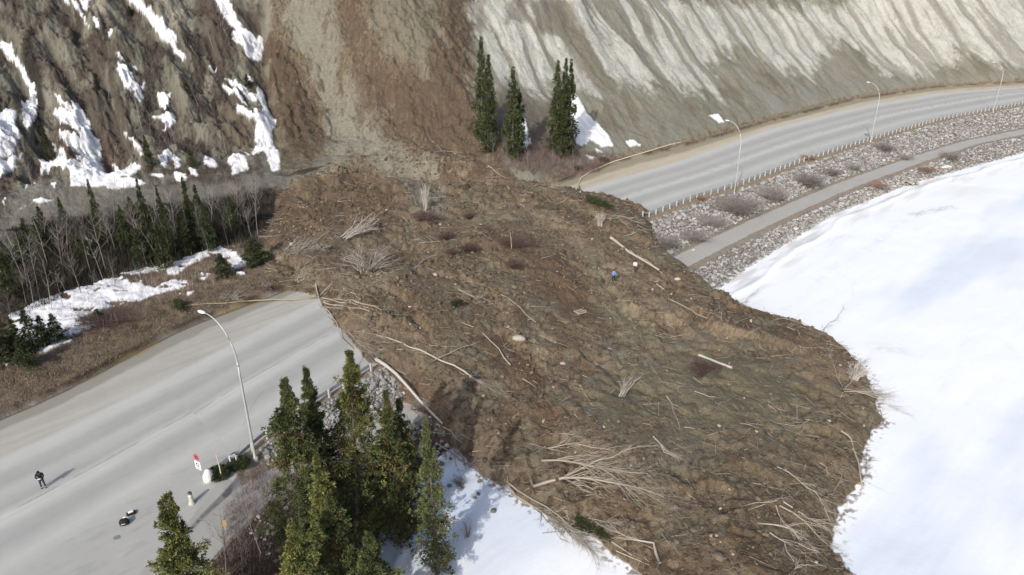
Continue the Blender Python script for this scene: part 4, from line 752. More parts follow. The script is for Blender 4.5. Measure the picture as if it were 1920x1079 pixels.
# ------------------------------------------------------------------ fallen trunks
def fallen(pts, r0, r1, label, nbr=0, blen=2.5, fan=.6, seed=0, col=(.46, .42, .36), lift=.02, start=.25, cat='fallen tree', name='fallen_tree', group=None, twigs=3, rootend=False, sides=8, up=.5, stiff=False):
    rg = random.Random(seed); W = [at(*p) for p in pts]; fine = []
    for i in range(len(W)-1):
        n = max(2, int((W[i+1]-W[i]).length/1.2))
        for k in range(n): fine.append(W[i].lerp(W[i+1], k/n))
    fine.append(W[-1]); L = len(fine); r0 *= .76; r1 *= .76; col = tuple(c*.74 for c in col); ph = rg.uniform(0, 6)
    if not stiff and name != 'log':
        dd = (W[-1]-W[0]).normalized()
        for i, p in enumerate(fine): w_ = .16*math.sin(i*.9+ph)+.10*math.sin(i*2.1+2*ph); fine[i] = p+Vector((-dd.y, dd.x, 0))*w_*min(1, i, L-1-i)
    zz = height(np.array([p.x for p in fine]), np.array([p.y for p in fine])); zs = [p.z for p in fine]
    for i, p in enumerate(fine): p.z = max(zs[i], float(zz[i]))
    base = [p.z for p in fine]
    for _ in range(6): base = [base[0]]+[max(base[i], (base[i-1]+base[i+1])/2) for i in range(1, L-1)]+[base[-1]]
    if stiff:
        base = [max(base[0]+(base[-1]-base[0])*i/(L-1), base[i]) for i in range(L)]
        for _ in range(30): base = [base[0]]+[max(base[i], (base[i-1]+base[i+1])/2) for i in range(1, L-1)]+[base[-1]]
    for i, p in enumerate(fine): p.z = base[i]+lift+r0*.6; p.x += rg.uniform(-.03, .03)
    org = fine[0].copy(); o = thing(name, label, cat, org, 0, group); loc = [p-org for p in fine]
    t = MB(); t.tube(loc, [r0+(r1-r0)*(i/(L-1)) for i in range(L)], sides, col); t.build('trunk', M['wood'], o, True)
    if nbr:
        b = MB(); d0 = (loc[-1]-loc[0]).normalized(); side0 = Vector((-d0.y, d0.x, 0)).normalized()
        ends = []
        for k in range(nbr):
            f = start+(1-start)*rg.random()**.8; fi = f*(L-1); i = min(int(fi), L-2); p = loc[i].lerp(loc[i+1], fi-i); d = (loc[i+1]-loc[i]).normalized()
            a = rg.choice((-1, 1))*rg.uniform(.15, 1)*fan; e = rg.uniform(-.05, up); ln = blen*rg.uniform(.4, 1.1)*(1.15-.45*f); cur = p.copy(); seg = [p.copy()]; n = 5
            for j in range(n):
                a += rg.uniform(-.16, .16)*(1+fan*.3)-.10*a; e -= .06; v = (d*math.cos(a)+side0*math.sin(a)); v = Vector((v.x, v.y, math.tan(e))).normalized(); cur = cur+v*ln/n; seg.append(cur.copy())
            seg2 = [seg]
            for w in range(twigs):
                q = seg[rg.randint(1, n-1)]; a2 = a+rg.choice((-1, 1))*rg.uniform(.25, .8); v = (d*math.cos(a2)+side0*math.sin(a2)); ln2 = ln*rg.uniform(.25, .5); seg2.append([q.copy(), q+v*ln2*.5+Vector((0, 0, rg.uniform(0, .12)*ln2)), q+v*ln2+Vector((0, 0, rg.uniform(-.1, .1)*ln2))])
            ends.append((seg2, f))
        allp = [p for s2, f in ends for sg in s2 for p in sg]; zz = height(np.array([p.x+org.x for p in allp]), np.array([p.y+org.y for p in allp]))
        for p, z in zip(allp, zz): p.z = max(p.z, float(z)-org.z+.04)
        for nb_, (s2, f) in enumerate(ends):
            rb = max(r0*(1-f)*.5+.010, .014)
            for m_, sg in enumerate(s2): n = len(sg); rb2 = rb if m_ == 0 else rb*.5; kc = rg.uniform(.7, 1.08); cc = tuple(c*kc for c in col); b.tube(sg, [rb2*(1-.8*j/(n-1)) for j in range(n)], 4 if m_ == 0 else 3, cc, cap=False)
            if nbr <= 6: b.build('branch', M['wood'], o); b = MB()
        if nbr > 6: b.build('branches', M['wood'], o)
    if rootend:
        b = MB()
        for k in range(9):
            a = rg.uniform(0, 6.28); d0 = (loc[0]-loc[1]).normalized(); s1 = Vector((-d0.y, d0.x, 0)); v = (d0*rg.uniform(.1, .6)+s1*math.cos(a)+Vector((0, 0, abs(math.sin(a))))).normalized(); ln = rg.uniform(.4, 1.1); b.tube([loc[0], loc[0]+v*ln*.5, loc[0]+v*ln+Vector((0, 0, rg.uniform(-.2, .1)))], [r0*.5, r0*.25, .01], 4, (.2, .16, .12), cap=False)
        b.build('roots', M['wood'], o)
    return o
PL = (.52, .48, .42); TA = (.44, .37, .29); BR = (.30, .245, .19)
fallen([(325, 579), (450, 569), (597, 560)], .05, .11, 'long thin fallen trunk lying across the shoulder of the near road end', 14, 1.6, .7, 1, (.42, .36, .22), start=0, lift=.08)
fallen([(705, 682), (745, 722), (790, 768), (830, 803)], .24, .15, 'thick pale grey log slanting from the broken guardrail over the trail', 6, 1.6, .6, 2, PL, twigs=1, lift=.4, stiff=True)
fallen([(828, 800), (845, 812), (866, 832)], .07, .03, 'thin pale trunk continuing below the thick slanting log', 5, 1.2, .5, 3, PL)
fallen([(602, 560), (650, 570), (716, 583)], .10, .05, 'topmost pale trunk of the bundle at the near road end', 10, 2.2, .35, 4, (.50, .45, .36), group='bundle of pale trunks at the near road end', up=.25)
fallen([(606, 568), (655, 580), (712, 592)], .09, .04, 'second pale trunk of the bundle at the near road end', 10, 2.2, .3, 5, (.46, .41, .33), group='bundle of pale trunks at the near road end', up=.25)
fallen([(612, 577), (650, 588), (700, 604)], .07, .03, 'lowest pale trunk of the bundle at the near road end', 12, 2.0, .4, 6, (.42, .37, .30), group='bundle of pale trunks at the near road end', up=.25)
fallen([(626, 562), (670, 572), (712, 590)], .06, .03, 'inner thin pale trunk of the bundle, crossing the others', 8, 1.6, .4, 7, (.5, .45, .36), group='bundle of pale trunks at the near road end', up=.2)
fallen([(592, 535), (597, 563), (615, 585), (628, 610), (643, 636), (662, 656)], .12, .06, 'pale crooked trunk bordering the torn edge of the near road', 16, 1.6, .9, 8, (.48, .43, .35), rootend=False, start=0)
fallen([(598, 560), (612, 545), (632, 525)], .07, .03, 'short pale limb forking up from the crooked trunk', 4, 1., .6, 9, PL, start=.2)
fallen([(655, 625), (685, 655), (710, 690), (728, 712)], .10, .05, 'brown-grey trunk running down to the guardrail post', 22, 2.2, .5, 10, (.36, .31, .26), start=0)
fallen([(640, 622), (668, 642), (695, 668)], .06, .03, 'thin trunk in the tangle along the torn road edge', 22, 1.8, .8, 11, (.34, .29, .24), start=0)
fallen([(905, 722), (850, 690), (770, 655), (705, 630)], .14, .04, 'long pale forked tree lying below the bundle', 12, 3.0, .45, 12, (.52, .47, .39), start=.45, up=.3)
fallen([(862, 700), (905, 724), (938, 738)], .06, .02, 'wispy crown spreading off the long pale forked tree', 26, 3.2, .45, 13, (.38, .33, .27), start=.1, up=.2)
fallen([(803, 690), (862, 660), (908, 643)], .06, .03, 'thin pale stick crossing over the long forked tree', 0, seed=14, col=(.46, .4, .33), lift=.35)
fallen([(866, 606), (905, 630), (935, 660), (957, 686)], .06, .09, 'curved slim pale trunk on the slide above the forked tree', 2, .8, .6, 15, (.50, .44, .36))
fallen([(938, 553), (975, 577), (1005, 606)], .08, .06, 'pale slim log in the middle of the slide', 4, 1., .6, 16, (.46, .40, .33))
fallen([(1310, 668), (1372, 692)], .19, .17, 'short thick whitish log lying alone on the smooth mud', 0, seed=17, col=(.50, .47, .42), lift=.02, cat='log', name='log')
fallen([(1145, 448), (1180, 477), (1210, 497), (1236, 509)], .26, .16, 'thick light log by the rocks above the two walkers', 0, seed=18, col=(.50, .44, .35), stiff=True)
fallen([(1180, 470), (1212, 492), (1242, 514)], .10, .07, 'thinner log lying parallel on the river side of the thick light log', 0, seed=19, col=(.46, .40, .32))
fallen([(1227, 533), (1245, 545)], .12, .1, 'short log just below the two parallel logs', 0, seed=20, col=(.44, .38, .31), cat='log', name='log')
fallen([(1253, 562), (1282, 578), (1326, 599)], .12, .08, 'slim log slanting toward the river edge beyond the walkers', 3, 1., .5, 21, (.44, .38, .31))
fallen([(1000, 918), (1080, 907), (1170, 912), (1245, 938)], .20, .04, 'largest fallen tree with fanned pale branches on the lower slide', 44, 4.8, 1.0, 22, (.50, .44, .36), start=.2, twigs=4, rootend=True, up=.3, lift=.2)
fallen([(1015, 869), (1080, 882), (1150, 892), (1215, 893)], .14, .04, 'upper fallen tree whose branches tangle over the largest one', 42, 4.8, 1.05, 23, (.42, .37, .30), start=.05, twigs=4, up=.3, lift=.2)
fallen([(1010, 842), (1060, 838), (1110, 842), (1170, 850)], .07, .03, 'thin fallen tree lying across the top of the branch tangle', 28, 3.6, 1.0, 24, (.44, .38, .30), start=.0, twigs=4)
fallen([(1060, 905), (1120, 872), (1190, 850), (1235, 845)], .06, .02, 'slender pole slanting up through the branch tangle', 12, 2.4, .5, 25, (.50, .44, .35), start=.2, lift=.5)
fallen([(952, 912), (990, 948), (1035, 978), (1075, 1012)], .15, .05, 'dark-barked fallen tree sprawling from the slide onto the snow', 28, 4.0, .55, 26, (.36, .32, .27), start=.35, twigs=5)
fallen([(950, 905), (1000, 938), (1050, 975), (1105, 1032)], .12, .04, 'parallel fallen tree with its crown down on the snow', 34, 4.0, .5, 27, (.40, .36, .30), start=.4, twigs=5)
fallen([(945, 880), (952, 905), (960, 930)], .08, .05, 'short snapped stem at the upper end of the snow-edge trees', 8, 1.8, 1.2, 28, (.34, .3, .25), start=.0)
fallen([(822, 835), (870, 868), (912, 902)], .11, .05, 'fallen trunk along the snow margin below the spruce shadows', 24, 2.4, .7, 29, (.34, .31, .27), start=.3)
fallen([(1237, 1058), (1222, 1027), (1190, 1012), (1133, 992)], .17, .05, 'bent pale log at the bottom of the slide edge', 12, 2.4, .6, 30, (.52, .46, .38), start=.5)
fallen([(1148, 1018), (1185, 1043)], .08, .06, 'short straight stick below the bent pale log', 0, seed=31, col=(.46, .4, .32), cat='log', name='log')
GRP = 'scattered trunks at the bottom right toe of the slide'
for i, (pts, r, nb, lab) in enumerate([
 ([(1420, 983), (1480, 990), (1530, 1035)], .08, 16, 'lowest pale trunk of the fan at the toe of the slide'), ([(1462, 950), (1513, 983), (1563, 1033)], .10, 14, 'longest pale trunk of the fan at the toe of the slide'), ([(1470, 943), (1510, 968), (1553, 997)], .09, 12, 'upper pale trunk of the fan at the toe of the slide'),
 ([(1390, 951), (1447, 947), (1497, 930)], .06, 5, 'pale trunk pointing up-right above the fan at the toe'), ([(1457, 877), (1497, 900), (1530, 925), (1557, 980)], .06, 20, 'curved thin trunk above the fan near the ice edge'), ([(1443, 1000), (1470, 1020), (1490, 1055)], .06, 8, 'short curved trunk left of the fan at the toe'), ([(1455, 950), (1465, 985), (1500, 1010)], .06, 14, 'steep thin trunk inside the fan at the toe'), ([(1480, 1079), (1500, 1060), (1512, 1056)], .07, 6, 'stub of trunk at the bottom edge under the fan')]):
    fallen(pts, r, .03, lab, nb, 2.4, .6, 40+i, (.50, .44, .36), start=.25, group=GRP)
fallen([(1577, 810), (1600, 828), (1605, 870), (1617, 918)], .12, .08, 'pale bent trunk standing along the right ice edge', 8, 1.5, .8, 50, (.48, .42, .34))
for i, (pts, r, nb, ln, lab) in enumerate([([(1583, 738), (1560, 700), (1545, 640)], .06, 10, 2, 'dead limb arching over the right tip of the slide'), ([(1578, 742), (1600, 705), (1622, 680)], .08, 18, 3, 'dead tree fanned upright at the right tip of the slide'), ([(1582, 740), (1640, 760), (1697, 782)], .08, 22, 3.4, 'bare tree reaching out over the ice from the right tip'), ([(1575, 735), (1610, 740), (1660, 752)], .07, 22, 3.2, 'upper bare tree reaching over the ice from the right tip'),
 ([(1530, 642), (1555, 615), (1582, 582)], .05, 10, 2.2, 'thin bare tree standing out on the ice above the slide edge'), ([(1388, 585), (1405, 565), (1422, 545)], .04, 8, 1.6, 'wispy bare treetop on the ice near the rock shore'), ([(1382, 611), (1400, 604), (1416, 597)], .06, 2, 1, 'short stick at the ice edge'), ([(1440, 608), (1470, 606), (1500, 612)], .06, 8, 1.6, 'thin trunk half buried along the upper ice edge'), ([(1636, 808), (1652, 793), (1662, 790)], .04, 2, .8, 'stick poking from the mud at the right tip'),
 ([(1615, 905), (1622, 880), (1632, 870)], .04, 14, 1.6, 'twiggy branch on the ice below the right tip')]):
    fallen(pts, r, .02, lab, nb, ln, .55, 60+i, (.42, .37, .31), start=.1, lift=.3)
for i, (pts, r, nb, lab) in enumerate([([(805, 263), (822, 276), (835, 290)], .09, 4, 'pale log at the foot of the bluff scar'), ([(915, 312), (930, 323), (947, 336)], .12, 5, 'pale log beside the red brush at the bluff foot'), ([(818, 285), (870, 288)], .06, 1, 'level thin log across the upper slide'), ([(1152, 405), (1190, 418), (1222, 433)], .12, 10, 'curved trunk crossing the end of the far guardrail'), ([(1170, 444), (1192, 437), (1213, 431)], .09, 4, 'straight stick below the far guardrail end'), ([(1130, 418), (1160, 417), (1180, 430)], .08, 14, 'grey crooked limb left of the far guardrail end'),
 ([(1045, 385), (1065, 372), (1088, 362)], .07, 5, 'pale limb at the corner of the far road end'), ([(755, 408), (775, 430)], .07, 0, 'small pale stick under the red-brown mat'), ([(1078, 715), (1110, 760)], .06, 0, 'thin dark stick left of the smooth mud'), ([(1250, 745), (1275, 805)], .08, 5, 'thin upright-looking pale stem on the smooth mud'), ([(1170, 745), (1190, 720), (1210, 700)], .09, 16, 'grey twiggy stem left of the smooth mud'), ([(1225, 820), (1245, 850), (1262, 858)], .07, 22, 'grey twiggy clump above the big branch tangle'),
 ([(980, 712), (1005, 728)], .10, 0, 'short pale stick in the central mud'), ([(735, 690), (760, 710), (762, 714)], .07, 1, 'short broken limb left of the crossing stick'), ([(795, 810), (845, 815)], .05, 2, 'thin stick by the spruce shadow'), ([(860, 545), (893, 565), (915, 558)], .12, 16, 'grey forked snag in the centre of the slide'), ([(905, 560), (930, 575)], .08, 3, 'split pale limb next to the grey forked snag'), ([(770, 512), (800, 490), (830, 478)], .09, 14, 'dark twiggy snag right of the large root ball'),
 ([(1560, 930), (1575, 905), (1570, 880)], .05, 8, 'thin branch above the toe fan'), ([(1302, 735), (1330, 745), (1345, 742)], .06, 1, 'small stick on the lower mud'), ([(1060, 990), (1105, 975), (1160, 985)], .07, 26, 'greenish twiggy top below the largest fallen tree'), ([(1205, 795), (1235, 800)], .06, 0, 'short pale stick above the twiggy clump'), ([(1030, 815), (1090, 820)], .05, 3, 'thin stick over the tangle top'), ([(1440, 760), (1470, 790)], .05, 0, 'thin stick on the right-hand mud'), ([(1538, 870), (1552, 893)], .1, 0, 'short pale log near the right ice edge'), ([(690, 700), (720, 722), (745, 735)], .07, 2, 'thin curved limb below the guardrail end')]):
    fallen(pts, r, .03, lab, nb, 1.9, .8, 80+i, (.46, .41, .34) if i % 3 else (.38, .34, .29), start=.15)
# root balls and laid-over thickets
for i, (px, py, h, w, n, lay, lab) in enumerate([(690, 508, 2.4, 6.8, 46, None, 'large grey root ball with limbs sticking out all round'), (648, 447, 4.2, 4.2, 26, (.75, .62), 'grey thicket laid over to the upper right of the slide'), (525, 488, 5.0, 4.6, 26, (.8, .45), 'grey thicket laid over at the left edge of the slide'), (600, 470, 2.2, 3., 40, (.3, -.5), 'brittle grey branch heap beside the laid-over thicket'), (1125, 425, 1.8, 1.6, 40, None, 'small pale root clump by the far guardrail end'), (1165, 745, 2.2, 1.6, 14, (.5, .8), 'grey bundle of stems leaning on the smooth mud'), (1600, 712, 3., 2.2, 60, (.3, .2), 'pale heap of stems at the right tip of the slide'), (500, 540, 1.8, 1.6, 26, (.3, -.6), 'straw-coloured stems flattened beside the near road end'), (430, 562, 1.6, 3, 40, (.5, -.2), 'flattened grey brush on the bank by the fallen thin trunk'), (560, 530, 1.6, 2.4, 40, (.5, .1), 'flattened brush at the very end of the near road'), (790, 770, 1.0, 2.4, 70, None, 'dark shrub pushed over near the trail end')]):
    shrub(px, py, h, w, n, 800+i, (.34, .31, .275) if i < 2 or i in (4, 6) else (.29, .26, .22), lab, fork=4, thick=.036 if i < 3 else .026, lay=lay, cat='root ball' if 'root' in lab else 'brush heap', name='root_ball' if 'root' in lab else 'brush_heap', sink=-.1)
# fallen spruces
for px, py, h, r, az, lab in [(1098, 378, 7, .8, -1.0, 'green spruce fallen at the corner of the far road end'), (1075, 985, 3.6, .55, -.7, 'grey-green spruce top fallen on the snow edge'), (332, 573, 3.2, .6, -1.0, 'small green spruce top lying in the near ditch'), (845, 578, 1.6, .4, .4, 'small dark spruce sprig on the mud')]:
    b = at(px, py); o = spruce(b+Vector((0, 0, .5)), h, r, lab, None, seed=int(px), variant=2, name='fallen_spruce'); o.rotation_euler = (0, math.radians(86), az)
b = at(1060, 296); o = spruce(b+Vector((-2, 0, 0.4)), 3, .5, 'tiny spruce bent low in the brush by the trio', None, seed=3, variant=1); 

# ------------------------------------------------------------------ hose on the far shoulder
W = [at(*p) for p in [(1088, 362), (1084, 348), (1090, 335), (1110, 322), (1150, 305), (1200, 290), (1260, 272), (1300, 263)]]
mb = MB(); mb.tube([w-W[0]+Vector((0, 0, .12)) for w in W], .13, 8, (.5, .44, .36)); o = mb.build('bent_pole', M['wood'], None, True); o.location = W[0]; tag(o, 'long thin pale trunk bent in a curve round the far road corner', 'fallen tree')

# ------------------------------------------------------------------ street lamps
def street_lamp(px, py, label, armdir, h=13.0, sign=False, low=0):
    b = unp(px, py, 0); x, y = b; z = H1(x, y); o = thing('street_lamp', label, 'street lamp', (x, y, z), math.atan2(armdir[1], armdir[0]), 'street lamps along the guardrail')
    b1 = MB(); b1.lathe([(.26, -.3), (.26, .12), (.2, .18)], 12, col=(.4, .4, .4)); b1.build('base', M['concrete'], o)
    hp = h*.70; p = MB(); n = 8; p.tube([(0, 0, hp*i/n) for i in range(n+1)], [.115-.035*i/n for i in range(n+1)], 12); p.build('pole', M['pole'], o, True)
    a = MB(); pts = [(3.0*(1-math.cos(t))**1.05, 0, hp+(h-hp)*math.sin(t)) for t in [math.pi/2*k/12 for k in range(13)]]
    a.tube(pts, [.078-.04*k/12 for k in range(13)], 10); a.build('arm', M['pole'], o, True)
    hd = MB(); hd.lathe([(.02, -.1), (.16, -.07), (.2, 0), (.15, .07), (.03, .1)], 12, 3.3, 0, h, sx=2.3, sy=.9); head = hd.build('lamp_head', M['white'], o, True)
    ln = MB(); ln.lathe([(.02, -.16), (.11, -.12), (.13, -.06)], 10, 3.4, 0, h, sx=1.8, sy=.9); ln.build('lens', M['lens'], head, True)
    cl = MB(); cl.lathe([(.11, 0), (.11, .12)], 10, 0, 0, hp-.06); cl.build('collar', M['steel'], o)
    if sign:
        s = MB(); s.box(.62, 0, h*.36, .9, .05, 1.5, 0, (.3, .3, .3)); sp_ = s.build('sign_panel', M['steel'], o)
        s = MB(); s.box(.62, -.035, h*.36, .74, .02, 1.3, 0); s.build('panel_face', M['concrete'], sp_)
    return o
street_lamp(478, 857, 'nearest street lamp, rising beside the big spruces at the near road', (-.86, .51))
street_lamp(1377, 361, 'street lamp nearest the slide on the far road', (-.66, .75)); street_lamp(1632, 266, 'street lamp with a rectangular sign on its pole', (-.6, .8), sign=True); street_lamp(1862, 210, 'farthest street lamp, near the right edge', (-.5, .87))

# ------------------------------------------------------------------ guardrails
def guardrail(name, label, u0, u1, first=0, spacing=1.9):
    us = np.arange(u0, u1, .1); v = Lv(LD, us)-.35; xs = (us-v)*R2; ys = (us+v)*R2; s = np.concatenate([[0], np.cumsum(np.hypot(np.diff(xs), np.diff(ys)))])
    n = int(s[-1]/spacing); S = np.arange(n+1)*spacing; X = np.interp(S, s, xs); Y = np.interp(S, s, ys); Zg = height(X, Y); o = thing(name, label, 'guardrail', (X[0], Y[0], 0))
    pm = MB(); pm.box(0, 0, .35, .2, .2, 1.1, 0, bev=.02); pmesh = pm.mesh('post'); pmesh.materials.append(M['concrete'])
    rl = MB(); prof = [(0, .40), (.07, .44), (.07, .50), (0, .55), (0, .60), (.07, .65), (.07, .71), (0, .76)]
    for i in range(n+1):
        t = Vector((X[min(i+1, n)]-X[max(i-1, 0)], Y[min(i+1, n)]-Y[max(i-1, 0)], 0)).normalized(); nr = Vector((-t.y, t.x, 0))
        p = link('post', pmesh, None, o); p.location = (X[i]-X[0]-nr.x*.14, Y[i]-Y[0]-nr.y*.14, Zg[i]); p.rotation_euler = (0, 0, math.atan2(t.y, t.x))
        for a, b in prof:
            rl.v.append((X[i]-X[0]+nr.x*(.02+a), Y[i]-Y[0]+nr.y*(.02+a), Zg[i]+b+.02)); rl.c.append((.4, .4, .4))
        for a, b in reversed(prof):
            rl.v.append((X[i]-X[0]+nr.x*(.005+a), Y[i]-Y[0]+nr.y*(.005+a), Zg[i]+b+.035)); rl.c.append((.4, .4, .4))
    m = 16
    for i in range(n):
        for k in range(m): rl.f.append((i*m+k, i*m+(k+1) % m, (i+1)*m+(k+1) % m, (i+1)*m+k))
    rl.build('rail', M['steel'], o)
    return o, (X, Y, Zg)
g1, gp = guardrail('guardrail', 'steel guardrail on square posts behind the big spruces, ending at the slide', 17.6, 35.6)
g2, _ = guardrail('guardrail', 'long curving guardrail beside the far road', 91.8, 262, spacing=2.0)
# flared end of the near rail
e = MB(); e.box(-.25, .1, .55, .5, .06, .5, .9); e.box(-.45, -.1, .55, .1, .35, .5, .4); e.build('end_terminal', M['white'], g1); e = MB(); e.box(-.12, .32, .6, .4, .06, .42, -.5); e.build('end_plate', M['dark'], g1)

# ------------------------------------------------------------------ small things by the near trail
def at0(px, py): x, y = unp(px, py, 0); return Vector((x, y, H1(x, y)))
b = at0(379, 903); o = thing('road_sign', 'red octagon sign above a white sign on a thin post beside the white boulder', 'road sign', b, math.radians(-28))
s = MB(); s.tube([(0, 0, -.2), (0, 0, 2.75)], .03, 8); s.build('post', M['steel'], o)
s = MB(); s.tube([(0, -.04, 2.4), (0, -.06, 2.4)], .31, 8); q = s.build('red_sign', M['red'], o)
s = MB(); s.box(-.02, -.068, 2.46, .38, .012, .09); s.box(.02, -.068, 2.31, .38, .012, .09); s.build('lettering_band', M['dred'], q)
s = MB(); s.box(0, -.05, 1.6, .62, .02, .78); q = s.build('white_sign', M['white'], o)
s = MB(); n = 20; s.tube([(.18*math.cos(2*math.pi*k/n), -.07, 1.68+.18*math.sin(2*math.pi*k/n)) for k in range(n+1)], .022, 6); s.tube([(-.12, -.07, 1.8), (.12, -.07, 1.56)], .02, 6); s.box(0, -.066, 1.34, .4, .012, .05); s.build('black_symbol', M['black'], q)
rg = random.Random(3); s = MB(); s.lathe([(.42, -.15), (.5, .1), (.46, .38), (.36, .68), (.24, .92), (.08, 1.08)], 11, jit=.14, rng=rg); o = s.build('boulder', M['boulder'], None, True); o.location = at0(393, 900); o.rotation_euler = (0, 0, .6); tag(o, 'whitish upright boulder at the start of the trail', 'boulder')
b = at0(416, 899); s = MB(); s.tube([(0, 0, -.1), (.02, 0, 1.2), (-.06, 0, 2.5)], [.045, .04, .03], 6, (.5, .46, .38)); o = s.build('wooden_stake', M['wood']); o.location = b; tag(o, 'thin pale wooden stake standing behind the white boulder', 'stake')
def juniper(px, py, r, h, label, seed):
    g = np.random.default_rng(seed); n = 2600; a = g.random(n)*6.28; rr = np.sqrt(g.random(n)); zt = g.random(n)**.7*np.sqrt(np.clip(1-rr**2*.85, 0, 1)); P = np.stack([np.cos(a)*rr*r, np.sin(a)*rr*r, zt*h], 1)
    D = unit(np.stack([np.cos(a)*rr, np.sin(a)*rr, .5+0*a], 1)+g.normal(0, .4, (n, 3))); S = unit(np.cross(D, g.normal(0, 1, (n, 3)))); co, f = diamonds(P, D, S, g.uniform(.12, .24, n), g.uniform(.05, .09, n)); pal = np.array([(.035, .05, .022), (.055, .07, .03), (.08, .09, .04)])
    o = link('evergreen_bush', npmesh('evergreen_bush', co, f, np.repeat(pal[g.integers(0, 3, n)], 4, 0)), M['leaf']); o.location = at0(px, py); tag(o, label, 'bush'); return o
juniper(410, 893, .85, .75, 'dark green low bush behind the white boulder and stake', 5); juniper(447, 872, .8, .6, 'olive low bush below the end of the near guardrail', 6)
for px, py, lab, s in [(1083, 318, 'green low bush at the bend of the far ditch', .8), (1130, 302, 'olive bush patch beside the far ditch', 1.0)]:
    o = juniper(px, py, s*1.3, .6, lab, int(px)); o.location = at(px, py)
b = at0(360, 945); o = thing('bollard', 'weathered concrete bollard with a pale band in the trail entrance', 'bollard', b)
s = MB(); s.lathe([(.26, -.1), (.26, .1), (.17, .16), (.15, 1.0), (.13, 1.08), (.05, 1.12)], 14); s.build('shaft', M['concrete'], o, True); s = MB(); s.lathe([(.158, .66), (.158, .84)], 14); s.build('pale_band', M['boulder'], o, True); s = MB(); s.lathe([(.155, .98), (.15, 1.06), (.06, 1.14)], 14); s.build('dark_cap', M['dark'], o, True)
b = at(424, 1000); o = thing('marker_post', 'small faded yellow marker board in the brush', 'marker', b, .5)
s = MB(); s.box(0, 0, .5, .08, .08, 1.0); s.build('post', M['wood'], o); s = MB(); s.box(0, -.06, .95, .28, .03, .5); s.build('board', M['yellow'], o)
b = at(768, 812); o = thing('trail_sign', 'grey sign board on two posts beyond the big spruces, facing the trail', 'sign', b, -1.1)
for sx in (-.45, .45): s = MB(); s.box(sx, 0, .8, .09, .09, 1.9); s.build('post', M['steel'], o)
s = MB(); s.box(0, -.07, 1.35, 1.15, .04, .75); s.build('board', M['steel'], o)
b = at(1088, 588); o = thing('broken_pallet', 'pale broken timber frame lying on the mud below the walkers', 'timber frame', b+Vector((0, 0, .18)), .5)
for k, (x, y, sx, sy) in enumerate([(0, -.4, 1.3, .2), (0.1, 0, 1.5, .2), (0, .42, 1.0, .2), (-.5, 0, .18, 1.1), (.5, .1, .18, .9)]): s = MB(); s.box(x, y, .05*(k > 2), sx, sy, .05, .06*k, (.34, .28, .22)); s.build('plank', M['wood'], o)
for px, py, s_, lab, cc in [(973, 637, 1.5, 'flat pale rock alone in the central mud', (.36, .32, .27)), (1055, 683, .7, 'small pale rock right of the flat pale one', (.34, .30, .25)), (1300, 470, .7, 'pale rock below the trail end', (.42, .39, .34)), (1270, 525, .9, 'pale stone at the rock shore corner', (.42, .38, .32))]:
    s = MB(); s.lathe([(.3, -.1), (.5, .05), (.42, .2), (.18, .32)], 9, col=cc, jit=.2, rng=random.Random(px)); o = s.build('rock', M['rock'], None, True); o.location = at(px, py); o.scale = (s_, s_*.7, s_); tag(o, lab, 'rock')
for i, (px, py, s_) in enumerate([(828, 872, .5), (843, 913, .45), (866, 917, .4), (899, 905, .45), (897, 928, .4), (925, 960, .5), (762, 898, .8), (772, 975, .5), (845, 862, .3), (768, 1000, .6), (890, 935, .35)]):
    s = MB(); s.lathe([(.4, -.2), (.55, .1), (.45, .4), (.2, .6)], 8, col=tuple(cg(118, 114, 110)), jit=.2, rng=random.Random(px)); o = s.build('rock', M['rock'], None, False); o.location = at(px, py); o.scale = (s_, s_*.8, s_)
    tag(o, ['dark rock at the top of the near snow', 'dark rock left of the low snow bush', 'dark rock right of the low snow bush', 'dark rock at the middle of the near snow', 'lower dark rock at the middle of the near snow', 'dark rock by the snow-edge fallen trees', 'grey boulder on the snow behind the ragged spruce', 'dark rock on the snow between the spruces', 'small dark rock at the top edge of the near snow', 'dark rock low between the spruces on the snow', 'smallest dark rock mid-snow'][i], 'rock', 'rocks melting out of the near snow')
b = at(1700, 345); o = thing('rock_mound', 'rounded heap of grey rocks standing out of the far shore', 'rock mound', b)
g = np.random.default_rng(9); n = 90; a = g.random(n)*6.28; r_ = np.sqrt(g.random(n))*2.1
mm = lumps('rocks', np.stack([np.cos(a)*r_, np.sin(a)*r_*.8, 1.1*(1-(r_/2.3)**2)], 1), g.uniform(.5, .9, n), 4, [cg(168, 164, 158), cg(140, 136, 130)], M['rock'], None); mm.parent = o; del mm['kind']
s = MB(); s.box(0, 0, 0, 2.2, .8, .14, .3, (.82, .82, .82), bev=.04, tilt=.12); o = s.build('snow_slab', M['snow']); o.location = at(1772, 314)+Vector((0, 0, .1)); o.scale = (1.3, 1.5, 1); tag(o, 'white slab of snow lying on the far rocky shore', 'snow slab')

